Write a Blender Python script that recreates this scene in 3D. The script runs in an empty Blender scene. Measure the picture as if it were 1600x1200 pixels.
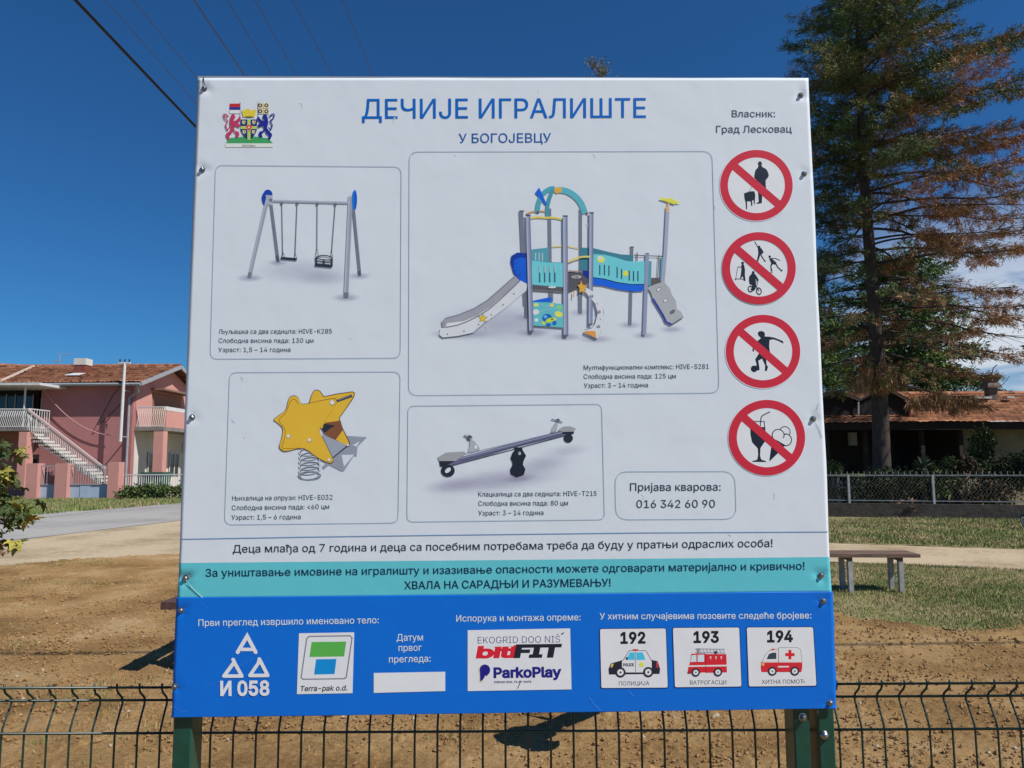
import bpy, bmesh, math, random, os
import numpy as np
from mathutils import Vector, Matrix, noise
from mathutils.geometry import tessellate_polygon, delaunay_2d_cdt
random.seed(7); rng = np.random.default_rng(7)
S = bpy.context.scene
R = math.radians

# ------------------------------------------------------------ camera
F, PITCH, ROLL, EYE = 1180.0, 0.1025, -0.0051, 1.6
_f = Vector((0, math.cos(PITCH), math.sin(PITCH))); _u = Vector((0, -math.sin(PITCH), math.cos(PITCH))); _x = Vector((1, 0, 0))
CR = _x*math.cos(ROLL) + _u*math.sin(ROLL); CU = -_x*math.sin(ROLL) + _u*math.cos(ROLL); CF = _f
cam = bpy.data.cameras.new('camera'); co = bpy.data.objects.new('camera', cam); S.collection.objects.link(co)
cam.sensor_fit = 'HORIZONTAL'; cam.sensor_width = 36; cam.lens = F/1600*36; cam.clip_start = .05; cam.clip_end = 2000
m3 = Matrix((CR, CU, -CF)).transposed(); co.matrix_world = Matrix.Translation((0, 0, EYE)) @ m3.to_4x4()
S.camera = co

# ------------------------------------------------------------ sun, sky, exposure
SUN = Vector((.58, -.32, .75)).normalized()
W = bpy.data.worlds.new('World'); S.world = W; W.use_nodes = True
nt = W.node_tree; N = nt.nodes; L = nt.links; bg = N['Background']
sky = N.new('ShaderNodeTexSky'); sky.sky_type = 'NISHITA'; sky.sun_disc = False
sky.sun_elevation = math.asin(SUN.z); sky.sun_rotation = math.atan2(SUN.x, SUN.y)
sky.air_density = 1.0; sky.dust_density = .3; sky.ozone_density = 2.2; sky.altitude = 200
hs = N.new('ShaderNodeHueSaturation'); hs.inputs['Saturation'].default_value = 1.0
tint = N.new('ShaderNodeMixRGB'); tint.blend_type = 'MULTIPLY'; tint.inputs[0].default_value = 1; tint.inputs[2].default_value = (.20, .56, .92, 1)
L.new(sky.outputs[0], tint.inputs[1]); L.new(tint.outputs[0], hs.inputs['Color'])
# thin clouds low in the sky on one side
tc = N.new('ShaderNodeTexCoord'); sx = N.new('ShaderNodeSeparateXYZ'); L.new(tc.outputs['Generated'], sx.inputs[0])
mp = N.new('ShaderNodeMapping'); mp.inputs['Scale'].default_value = (2.2, 2.2, 9); L.new(tc.outputs['Generated'], mp.inputs[0])
nz = N.new('ShaderNodeTexNoise'); nz.inputs['Scale'].default_value = 1.5; nz.inputs['Detail'].default_value = 7; nz.inputs['Roughness'].default_value = .55
nz.inputs['Distortion'].default_value = .4; L.new(mp.outputs[0], nz.inputs[0])
def mathn(tree, op, a, b=None, clamp=False):
    n = tree.nodes.new('ShaderNodeMath'); n.operation = op; n.use_clamp = clamp
    for i, v in enumerate((a, b)):
        if v is None: continue
        if isinstance(v, (int, float)): n.inputs[i].default_value = v
        else: tree.links.new(v, n.inputs[i])
    return n.outputs[0]
def mrange(tree, v, a, b, c=0, d=1):
    n = tree.nodes.new('ShaderNodeMapRange'); n.interpolation_type = 'SMOOTHSTEP'
    for i, q in ((1, a), (2, b), (3, c), (4, d)): n.inputs[i].default_value = q
    tree.links.new(v, n.inputs[0]); return n.outputs[0]
side = mrange(nt, sx.outputs[0], .34, .50); low = mrange(nt, sx.outputs[2], .33, .14)
cl = mrange(nt, nz.outputs[0], .38, .54)
cf = mathn(nt, 'MULTIPLY', mathn(nt, 'MULTIPLY', side, low), cl)
mx = N.new('ShaderNodeMixRGB'); mx.inputs[2].default_value = (7.6, 8.2, 9.0, 1); L.new(hs.outputs[0], mx.inputs[1])
L.new(mathn(nt, 'MULTIPLY', cf, .92), mx.inputs[0]); L.new(mx.outputs[0], bg.inputs[0])
bg.inputs['Strength'].default_value = .09
sl = bpy.data.lights.new('sun', 'SUN'); sl.energy = 4.8; sl.angle = R(.53); sl.color = (1, .965, .92)
so = bpy.data.objects.new('sun', sl); S.collection.objects.link(so); so.rotation_euler = SUN.to_track_quat('Z', 'Y').to_euler(); so.location = (8, -4, 12)
S.view_settings.view_transform = 'Standard'; S.view_settings.look = 'None'; S.view_settings.exposure = 0; S.view_settings.gamma = 1
S.view_settings.use_curve_mapping = False
S.cycles.max_bounces = 8; S.cycles.transparent_max_bounces = 24

# ------------------------------------------------------------ helpers
def ray(px, py): return (CR*((px-800)/F) + CU*((600-py)/F) + CF)
def at(px, py, Y):
    """world point seen at photo pixel (px,py) on the plane y = Y"""
    d = ray(px, py); return Vector((0, 0, EYE)) + d*(Y/d.y)
def gnd(px, py, z=0):
    d = ray(px, py); return Vector((0, 0, EYE)) + d*((z-EYE)/d.z)

_mats = {}
def lin(c): return c/12.92 if c <= .04045 else ((c+.055)/1.055)**2.4
def mat(name, col, rough=.8, metal=0, var=0, scale=5, bump=0, bscale=30, spec=.4, col2=None, stretch=None, trans=0):
    if name in _mats: return _mats[name]
    m = bpy.data.materials.new(name); m.use_nodes = True; t = m.node_tree; b = t.nodes['Principled BSDF']
    b.inputs['Roughness'].default_value = rough; b.inputs['Metallic'].default_value = metal; b.inputs['Specular IOR Level'].default_value = spec
    b.inputs['Base Color'].default_value = (*col, 1)
    if var or bump:
        tcn = t.nodes.new('ShaderNodeTexCoord'); mpn = t.nodes.new('ShaderNodeMapping'); t.links.new(tcn.outputs['Object'], mpn.inputs[0])
        if stretch: mpn.inputs['Scale'].default_value = stretch
    if var:
        n = t.nodes.new('ShaderNodeTexNoise'); n.inputs['Scale'].default_value = scale; n.inputs['Detail'].default_value = 8; n.inputs['Roughness'].default_value = .65
        t.links.new(mpn.outputs[0], n.inputs[0])
        r = t.nodes.new('ShaderNodeValToRGB'); t.links.new(n.outputs[0], r.inputs[0])
        c2 = col2 or tuple(c*(1-var) for c in col)
        r.color_ramp.elements[0].position = .32; r.color_ramp.elements[0].color = (*c2, 1)
        r.color_ramp.elements[1].position = .68; r.color_ramp.elements[1].color = (*[min(1, c*(1+var*.35)) for c in col], 1)
        t.links.new(r.outputs[0], b.inputs['Base Color'])
    if bump:
        n2 = t.nodes.new('ShaderNodeTexNoise'); n2.inputs['Scale'].default_value = bscale; n2.inputs['Detail'].default_value = 5
        t.links.new(mpn.outputs[0], n2.inputs[0]); bp = t.nodes.new('ShaderNodeBump'); bp.inputs['Strength'].default_value = 1; bp.inputs['Distance'].default_value = bump
        t.links.new(n2.outputs[0], bp.inputs['Height']); t.links.new(bp.outputs[0], b.inputs['Normal'])
    _mats[name] = m; return m

class MB:
    def __init__(s): s.v = []; s.f = []; s.mi = []; s.mats = []; s.m = 0
    def use(s, m):
        if m not in s.mats: s.mats.append(m)
        s.m = s.mats.index(m); return s
    def add(s, vs, fs):
        b = len(s.v); s.v += [tuple(v) for v in vs]; s.f += [tuple(b+i for i in f) for f in fs]; s.mi += [s.m]*len(fs); return s
    def quad(s, a, b, c, d): return s.add([a, b, c, d], [(0, 1, 2, 3)])
    def box(s, x0, x1, y0, y1, z0, z1, rz=0, c=None):
        vs = [Vector((x, y, z)) for x in (x0, x1) for y in (y0, y1) for z in (z0, z1)]
        if rz:
            c = Vector(c or ((x0+x1)/2, (y0+y1)/2, 0)); M = Matrix.Rotation(rz, 3, 'Z'); vs = [c + M @ (v-c) for v in vs]
        return s.add(vs, [(0, 1, 3, 2), (4, 6, 7, 5), (0, 4, 5, 1), (2, 3, 7, 6), (0, 2, 6, 4), (1, 5, 7, 3)])
    def beam(s, a, b, w, h, up=Vector((0, 0, 1))):
        a = Vector(a); b = Vector(b); d = (b-a).normalized(); sd = d.cross(up)
        if sd.length < 1e-4: sd = d.cross(Vector((0, 1, 0)))
        sd.normalize(); u2 = sd.cross(d); o = [sd*x*w/2 + u2*y*h/2 for x, y in ((-1, -1), (1, -1), (1, 1), (-1, 1))]
        return s.add([a+q for q in o]+[b+q for q in o], [(0, 3, 2, 1), (4, 5, 6, 7)]+[(i, (i+1) % 4, 4+(i+1) % 4, 4+i) for i in range(4)])
    def tube(s, pts, r, n=8, cap=True):
        pts = [Vector(p) for p in pts]; rs = r if isinstance(r, (list, tuple)) else [r]*len(pts); vs = []; pv = None
        for i, p in enumerate(pts):
            d = (pts[min(i+1, len(pts)-1)]-pts[max(i-1, 0)]).normalized()
            if pv is None:
                pv = d.cross(Vector((0, 0, 1)));
                if pv.length < 1e-3: pv = d.cross(Vector((1, 0, 0)))
            pv = (pv - d*pv.dot(d)).normalized(); q = d.cross(pv)
            for k in range(n):
                a = 2*math.pi*k/n; vs.append(p + (pv*math.cos(a)+q*math.sin(a))*rs[i])
        fs = [(i*n+k, i*n+(k+1) % n, (i+1)*n+(k+1) % n, (i+1)*n+k) for i in range(len(pts)-1) for k in range(n)]
        if cap: fs += [tuple(range(n))[::-1], tuple((len(pts)-1)*n+k for k in range(n))]
        return s.add(vs, fs)
    def lathe(s, prof, c=(0, 0, 0), n=16, M=None):
        c = Vector(c); vs = []
        for r, z in prof:
            for k in range(n):
                a = 2*math.pi*k/n; v = Vector((r*math.cos(a), r*math.sin(a), z)); vs.append(c + (M @ v if M else v))
        fs = [(i*n+k, i*n+(k+1) % n, (i+1)*n+(k+1) % n, (i+1)*n+k) for i in range(len(prof)-1) for k in range(n)]
        fs += [tuple(range(n))[::-1], tuple((len(prof)-1)*n+k for k in range(n))]
        return s.add(vs, fs)
    def prism(s, pts, d):
        """pts: outline (list of Vector), d: extrusion vector"""
        n = len(pts); d = Vector(d); pts = [Vector(p) for p in pts]
        tr = tessellate_polygon([pts])
        s.add(pts+[p+d for p in pts], [tuple(t) for t in tr]+[tuple(n+i for i in t[::-1]) for t in tr]+[(i, (i+1) % n, n+(i+1) % n, n+i) for i in range(n)])
        return s

def wloc(o):
    v = Vector((0, 0, 0))
    while o: v += o.location; o = o.parent
    return v
def mesh_of(name, mb, m=None, smooth=False, off=Vector((0, 0, 0))):
    me = bpy.data.meshes.new(name); me.from_pydata([(v[0]-off[0], v[1]-off[1], v[2]-off[2]) for v in mb.v], [], mb.f)
    mats = mb.mats or [m]
    for q in mats: me.materials.append(q)
    if len(mats) > 1: me.polygons.foreach_set('material_index', mb.mi)
    if smooth: me.polygons.foreach_set('use_smooth', [True]*len(mb.f))
    me.validate(); me.update(); return me
def obj(name, mb, m=None, parent=None, smooth=False, label=None, kind=None):
    off = wloc(parent) if parent else Vector((0, 0, 0))
    o = bpy.data.objects.new(name, mesh_of(name, mb, m, smooth, off)); S.collection.objects.link(o); o.parent = parent
    if label: o['label'] = label
    if kind: o['kind'] = kind
    return o
def inst(name, me, loc, parent=None, rot=None, scale=None):
    o = bpy.data.objects.new(name, me); S.collection.objects.link(o); o.parent = parent
    o.location = Vector(loc) - (wloc(parent) if parent else Vector((0, 0, 0)))
    if rot: o.rotation_euler = rot
    if scale: o.scale = scale
    return o
def thing(name, label, cat, loc, group=None):
    o = bpy.data.objects.new(name, None); S.collection.objects.link(o); o.location = loc; o.empty_display_size = .1
    return tag(o, label, cat, group)
def tag(o, label, cat, group=None, kind=None):
    o['label'] = label; o['category'] = cat
    if group: o['group'] = group
    if kind: o['kind'] = kind
    return o
def nmesh(name, V, Fq, mats, mi=None, parent=None, smooth=False):
    """fast mesh from numpy: V (n,3), Fq (m,k)"""
    off = wloc(parent) if parent else Vector((0, 0, 0)); V = V - np.array(off)
    me = bpy.data.meshes.new(name); n, k = Fq.shape
    me.vertices.add(len(V)); me.vertices.foreach_set('co', V.astype(np.float32).ravel())
    me.loops.add(n*k); me.loops.foreach_set('vertex_index', Fq.astype(np.int32).ravel())
    me.polygons.add(n); me.polygons.foreach_set('loop_start', np.arange(0, n*k, k, dtype=np.int32)); me.polygons.foreach_set('loop_total', np.full(n, k, dtype=np.int32))
    for m in mats: me.materials.append(m)
    if mi is not None: me.polygons.foreach_set('material_index', mi.astype(np.int32))
    if smooth: me.polygons.foreach_set('use_smooth', np.ones(n, dtype=bool))
    me.update(calc_edges=True); me.validate()
    o = bpy.data.objects.new(name, me); S.collection.objects.link(o); o.parent = parent; return o

# ============================================================ GROUND
def ground_mat(name, cols, scale, fine, bump, rough=1, spec=.15):
    m = bpy.data.materials.new(name); m.use_nodes = True; t = m.node_tree; b = t.nodes['Principled BSDF']
    b.inputs['Roughness'].default_value = rough; b.inputs['Specular IOR Level'].default_value = spec
    tcn = t.nodes.new('ShaderNodeTexCoord')
    def nz(s, d=8, r=.6):
        n = t.nodes.new('ShaderNodeTexNoise'); n.inputs['Scale'].default_value = s; n.inputs['Detail'].default_value = d; n.inputs['Roughness'].default_value = r
        t.links.new(tcn.outputs['Object'], n.inputs[0]); return n.outputs[0]
    a = nz(scale); f = nz(fine, 6, .7)
    mixv = mathn(t, 'ADD', mathn(t, 'MULTIPLY', a, .62), mathn(t, 'MULTIPLY', f, .38))
    r = t.nodes.new('ShaderNodeValToRGB'); t.links.new(mixv, r.inputs[0]); e = r.color_ramp.elements
    ps = [.39, .47, .53, .62][:len(cols)]
    e[0].position = ps[0]; e[0].color = (*cols[0], 1); e[1].position = ps[-1]; e[1].color = (*cols[-1], 1)
    for p, c in zip(ps[1:-1], cols[1:-1]): q = e.new(p); q.color = (*c, 1)
    t.links.new(r.outputs[0], b.inputs['Base Color'])
    bp = t.nodes.new('ShaderNodeBump'); bp.inputs['Distance'].default_value = bump; bp.inputs['Strength'].default_value = 1
    t.links.new(nz(fine*1.6, 6, .75), bp.inputs['Height']); t.links.new(bp.outputs[0], b.inputs['Normal'])
    return m
M_soil = ground_mat('soil', [(.20, .112, .040), (.325, .192, .076), (.395, .245, .102), (.50, .34, .17)], 1.1, 30, .02)
M_field = ground_mat('dry_field', [(.10, .10, .035), (.20, .17, .07), (.30, .23, .12)], .5, 9, .03)
M_sand = ground_mat('sandy_track', [(.34, .255, .155), (.44, .34, .215), (.52, .41, .265)], .6, 10, .01)
M_grassb = ground_mat('grass_floor', [(.11, .13, .04), (.19, .19, .065), (.30, .25, .12), (.40, .31, .17)], 1.2, 14, .02)
M_road = ground_mat('worn_asphalt', [(.30, .28, .255), (.36, .34, .31), (.41, .39, .35)], .35, 25, .003, .9)

g = MB(); g.quad((-500, -300, -.036), (500, -300, -.036), (500, 900, -.036), (-500, 900, -.036))
obj('ground', g, M_field, kind='structure')

# bare soil of the playground yard, real clods
def fbm(P, f, seed, octv=4):
    v = np.zeros(len(P)); a = 1.0
    for o in range(octv):
        rs = np.random.default_rng(seed+o); n = 256; G = rs.random((n, n)); q = P*f*(2.03**o)+17*o; i = np.floor(q).astype(int); u = q-i; u = u*u*(3-2*u)
        g00 = G[i[:, 0] % n, i[:, 1] % n]; g10 = G[(i[:, 0]+1) % n, i[:, 1] % n]; g01 = G[i[:, 0] % n, (i[:, 1]+1) % n]; g11 = G[(i[:, 0]+1) % n, (i[:, 1]+1) % n]
        v += a*((g00*(1-u[:, 0])+g10*u[:, 0])*(1-u[:, 1])+(g01*(1-u[:, 0])+g11*u[:, 0])*u[:, 1]-.5); a *= .5
    return v
def sheet(name, x0, x1, y0, y1, step, hfun, m, inside=None):
    xs = np.arange(x0, x1+step, step); ys = np.arange(y0, y1+step, step); X, Y = np.meshgrid(xs, ys); P = np.stack([X.ravel(), Y.ravel()], 1)
    V = np.column_stack([P, hfun(P)]); nx, ny = len(xs), len(ys)
    i = np.arange(nx-1)[None, :]+np.arange(ny-1)[:, None]*nx; Fq = np.stack([i, i+1, i+1+nx, i+nx], -1).reshape(-1, 4)
    if inside is not None:
        c = V[Fq].mean(1); Fq = Fq[inside(c)]
        used = np.unique(Fq); rm = np.full(len(V), -1); rm[used] = np.arange(len(used)); V = V[used]; Fq = rm[Fq]
    o = nmesh(name, V, Fq, [m], smooth=True); o['kind'] = 'structure'; return o
def line_y(pts):   # piecewise-linear boundary y(x)
    xs = np.array([p[0] for p in pts]); ys = np.array([p[1] for p in pts]); return lambda x: np.interp(x, xs, ys)
soil_edge = line_y([(-14, 11.0)]+[(p.x, p.y) for p in (gnd(0, 884), gnd(280, 864))]+[(-1, 13.0), (1.5, 11), (3.2, 8.6)]+[(p.x, p.y) for p in (gnd(1340, 968), gnd(1480, 985), gnd(1600, 972))]+[(9, 7.3)])
def soil_h(P):
    h = .014*fbm(P, 1.3, 3)+.012*np.maximum(0, fbm(P, 7, 9)) + .020*np.clip(fbm(P, 16, 21, 3)-.10, 0, .5) + .016*np.clip(fbm(P, 34, 41, 3)-.05, 0, .5)
    c = fbm(P, 12, 31, 3); h += .020*np.clip((c-.36)*7, 0, 1); return h
def soil_in(c): return c[:, 1] < soil_edge(c[:, 0])+.35*fbm(c[:, :2], 1.1, 55)+.12*fbm(c[:, :2], 8, 56)
sheet('soil', -4.2, 4.4, 1.3, 5.203, .0145, soil_h, M_soil)
sheet('soil', -9.5, 9, 5.2, 13.6, .034, soil_h, M_soil, soil_in)
for x0_, x1_, y0_, y1_ in ((-9.5, -4.2, -1.5, 5.2), (4.4, 9, -1.5, 5.2), (-4.2, 4.4, -1.5, 1.3)): sheet('soil', x0_, x1_, y0_, y1_, .06, soil_h, M_soil)
# sandy verge by the road (left) and the sandy track (right)
def poly_sheet(name, pts, z, m, step=.0):
    mb = MB(); P = [Vector((p[0], p[1], z)) for p in pts]; tr = tessellate_polygon([P]); mb.add(P, [tuple(t) for t in tr]); return obj(name, mb, m, kind='structure')
def wob(a, b, n, amp):
    a = Vector(a[:2]); b = Vector(b[:2]); d = (b-a); nn = Vector((-d.y, d.x)).normalized()
    return [a+d*i/n+nn*amp*noise.noise(Vector((i*.37+a.x, a.y, 3))) for i in range(n+1)]
rn0, rn1 = gnd(0, 845), gnd(280, 812); rf0, rf1 = gnd(0, 803), gnd(280, 784)
def ext(a, b, t): return a+(b-a)*t
poly_sheet('gravel_verge', wob(ext(rn0, rn1, -3), ext(rn0, rn1, 9), 80, .0)+wob((8, 75), (-.5, 12.0), 60, .8)+wob((-.5, 12.0), (-11.5, 9.2), 50, .35)+wob((-11.5, 9.2), (-15, -6), 20, .5), -.03, M_sand)
poly_sheet('road', [p.to_2d() for p in (ext(rn0, rn1, -6), ext(rn0, rn1, 12), ext(rf0, rf1, 12), ext(rf0, rf1, -6))], -.022, M_road)
mk = MB()
a0, a1 = ext(rf0, rf1, -5), ext(rf0, rf1, 11); nrm = Vector((a1.y-a0.y, -(a1.x-a0.x), 0)).normalized()
for off_ in (.28,): mk.quad(*[Vector((p.x, p.y, -.017)) for p in (a0+nrm*off_, a0+nrm*(off_+.1), a1+nrm*(off_+.1), a1+nrm*off_)])
obj('road_edge_line', mk, mat('worn_line', (.5, .48, .44), .8, var=.3, scale=8), kind='structure')
tn0, tn1, tf0, tf1 = gnd(1300, 876), gnd(1600, 888), gnd(1300, 847), gnd(1600, 857)
poly_sheet('sandy_track', wob(ext(tn0, tn1, -2), ext(tn0, tn1, 5), 120, .12)+wob(ext(tf0, tf1, 5), ext(tf0, tf1, -2), 120, .14), -.018, M_sand)
# grass floors
poly_sheet('grass_verge', [(-60, 20)]+[ext(rf0, rf1, t).to_2d()-Vector((.25, 0)) for t in (-5, 0, 1, 3, 9)]+[(-10, 80), (-60, 80)], -.026, M_grassb)
poly_sheet('yard_grass', wob((2.2, 10.4), (2.9, 13.5), 10, .2)+wob(gnd(1300, 880), gnd(1700, 892), 60, .1)+[Vector((11, 9.5)), Vector((11, 5.5)), Vector((6, 6.5)), Vector((3, 8))], -.012, M_grassb)
poly_sheet('track_grass', wob(ext(tf0, tf1, -1.5), ext(tf0, tf1, 4), 80, .15)+[Vector((22, 23)), Vector((2, 25))], -.014, M_grassb)

# grass blades
M_gr = [mat('grass_green', (.145, .225, .055), .7, var=.3, scale=2), mat('grass_olive', (.25, .27, .085), .8), mat('grass_dry', (.42, .33, .17), .9)]
def grass(name, label, inside, box, n, h, w, dry=.35, seed=1, patch=1.0, base=-.012):
    r = np.random.default_rng(seed); x0, x1, y0, y1 = box
    P = np.column_stack([r.uniform(x0, x1, n*2), r.uniform(y0, y1, n*2)])
    dn = fbm(P, patch, seed+7); keep = inside(P) & (dn+.25*r.standard_normal(len(P)) > -.16); P = P[keep][:n]; dn = dn[keep][:n]; k = len(P)
    a = r.uniform(0, 2*np.pi, k); H = h*r.uniform(.4, 1.2, k); ln = r.uniform(0, .7, k)*H; b = r.uniform(0, 2*np.pi, k)
    dx = np.cos(a)*w/2; dy = np.sin(a)*w/2
    V = np.empty((k, 3, 3)); V[:, 0] = np.column_stack([P[:, 0]-dx, P[:, 1]-dy, np.full(k, base)]); V[:, 1] = np.column_stack([P[:, 0]+dx, P[:, 1]+dy, np.full(k, base)])
    V[:, 2] = np.column_stack([P[:, 0]+np.cos(b)*ln, P[:, 1]+np.sin(b)*ln, base+H])
    Fq = np.arange(k*3).reshape(-1, 3); dd = fbm(P, patch*1.7, seed+19)+.3*r.standard_normal(k)
    mi = np.where(dd > .28-dry, 2, np.where(r.random(k) < .45, 1, 0)); o = nmesh(name, V.reshape(-1, 3), Fq, M_gr, mi)
    return tag(o, label, 'grass', kind='stuff')
se = soil_edge
tfy = line_y([(ext(tf0, tf1, t).x, ext(tf0, tf1, t).y) for t in (-2, 5)]); tny = line_y([(ext(tn0, tn1, t).x, ext(tn0, tn1, t).y) for t in (-2, 5)])
grass('grass', 'patchy short grass around the low bench beside the sandy track', lambda P: (P[:, 1] > se(P[:, 0])-.25+.2*fbm(P, 2, 91)) & (P[:, 1] < tny(P[:, 0])-.05+.15*fbm(P, 2, 92)), (3.0, 9.5, 6.6, 12.6), 70000, .034, .009, .30, 1)
grass('grass', 'strip of rough grass between the sandy track and the garden fence', lambda P: (P[:, 1] > tfy(P[:, 0])+.1+.2*fbm(P, 2, 93)) & (P[:, 1] < 21.2), (4.5, 19, 12.6, 21.2), 70000, .06, .02, .26, 2)
grass('grass', 'green roadside grass in front of the pink house', lambda P: P[:, 0] < -14.3+(P[:, 1]-28)*.29, (-30, -9, 22, 36.5), 60000, .15, .04, .0, 3)
def blobs(P):
    k = np.zeros(len(P), bool)
    for px, py, rr in ((85, 946, .12), (4, 938, .10), (200, 1110, .22), (240, 1070, .22), (70, 1165, .12), (150, 1150, .10), (500, 1160, .15), (700, 1150, .15), (60, 862, .3), (1470, 1120, .1), (1345, 1070, .10)):
        c = gnd(px, py); k |= ((P[:, 0]-c.x)**2+(P[:, 1]-c.y)**2 < rr*rr*(1+.9*fbm(P, 9, 71)))
    return k | (np.abs(P[:, 1]-se(P[:, 0])) < .10+.12*fbm(P, 3, 77))
grass('grass', 'sparse green weeds sprouting in the bare soil by the mesh fence', lambda P: ((fbm(P, .9, 5) > .42) | blobs(P)) & (P[:, 1] < se(P[:, 0])+.1), (-10, 7, 1.9, 13), 42000, .042, .007, .0, 4, base=.004)
# pebbles and clods
peb = MB(); r2 = random.Random(5)
for i in range(30000):
    d = 1.9+9*r2.random()**1.5; x = r2.uniform(-.78, .78)*d; s = .0035+.010*r2.random()**2.2+.0010*d; cl_ = noise.noise(Vector((x*1.3, d*1.3, 4)))+.5*noise.noise(Vector((x*4, d*4, 9)))+(.25 if x > .5 else 0)
    if cl_ < r2.uniform(-.45, .34) or d > float(se(x))+.25*cl_: continue
    if r2.random() < .025: s *= 2
    M = Matrix.Rotation(r2.random()*6.3, 3, 'Z') @ Matrix.Rotation(r2.random()*.7, 3, 'X')
    vs = [M @ Vector((s*r2.uniform(.6, 1.3)*a, s*r2.uniform(.6, 1.2)*b, s*.8*c))+Vector((x, d, .008)) for a, b, c in ((1, 0, 0), (0, 1, 0), (-1, 0, 0), (0, -1, 0), (0, 0, 1), (.2, .1, -1))]
    peb.use(mat('soil_clod', (.31, .18, .075), 1) if r2.random() < .97 else mat('pale_stone', (.42, .34, .25), .9))
    peb.add(vs, [(0, 1, 4), (1, 2, 4), (2, 3, 4), (3, 0, 4), (1, 0, 5), (2, 1, 5), (3, 2, 5), (0, 3, 5)])
tag(obj('clods', peb), 'loose clods and small stones scattered over the bare brown soil', 'stones', kind='stuff')
# ============================================================ INFORMATION BOARD
YAW = 0.0169; O0 = Vector((-.7044, 1.62, 2.4657)); U = Vector((math.cos(YAW), math.sin(YAW), 0)); NRM = Vector((math.sin(YAW), -math.cos(YAW), 0))
def sg(px, py, off=0.0):
    d = ray(px, py); e = Vector((0, 0, EYE)); t = (O0-e).dot(NRM)/d.dot(NRM); return e + d*t + NRM*off
WREF = tuple(lin(c/255) for c in (197, 204, 216))
def pcol(c): return tuple(min(.86, k*lin(v/255)/w) for v, w, k in zip(c, WREF, (.765, .82, .86)))
def bumpgrp():
    gp = bpy.data.node_groups.new('vinyl_ripple', 'ShaderNodeTree'); gp.interface.new_socket('Normal', in_out='OUTPUT', socket_type='NodeSocketVector')
    ge = gp.nodes.new('ShaderNodeNewGeometry'); h = None
    for s, a, d in ((9, .0016, 2), (38, .00022, 3)):
        n = gp.nodes.new('ShaderNodeTexNoise'); n.inputs['Scale'].default_value = s; n.inputs['Detail'].default_value = d; gp.links.new(ge.outputs['Position'], n.inputs[0])
        q = mathn(gp, 'MULTIPLY', n.outputs[0], a); h = q if h is None else mathn(gp, 'ADD', h, q)
    b = gp.nodes.new('ShaderNodeBump'); b.inputs['Distance'].default_value = 1; b.inputs['Strength'].default_value = 1; gp.links.new(h, b.inputs['Height'])
    o = gp.nodes.new('NodeGroupOutput'); gp.links.new(b.outputs[0], o.inputs[0]); return gp
RIP = bumpgrp()
def pm(c, alpha=False):
    """printed vinyl of a colour given as it shows in the photograph"""
    key = 'print_%d_%d_%d%s' % (*c, '_soft' if alpha else '')
    if key in _mats: return _mats[key]
    m = mat(key, pcol(c), .42, spec=.35); t = m.node_tree; b = t.nodes['Principled BSDF']
    gnode = t.nodes.new('ShaderNodeGroup'); gnode.node_tree = RIP; t.links.new(gnode.outputs[0], b.inputs['Normal'])
    if alpha:
        at_ = t.nodes.new('ShaderNodeAttribute'); at_.attribute_name = 'ink'; t.links.new(at_.outputs['Fac'], b.inputs['Alpha'])
    return m
WHITE = (197, 204, 216); TEAL = (88, 178, 193); BLUE = (0, 98, 197); INK = (38, 50, 66)
board = thing('information_board', 'square white and blue playground notice board bolted to green posts behind the mesh fence', 'notice board', tuple(sg(790, 620)*1)[:2]+(0,))

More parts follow.
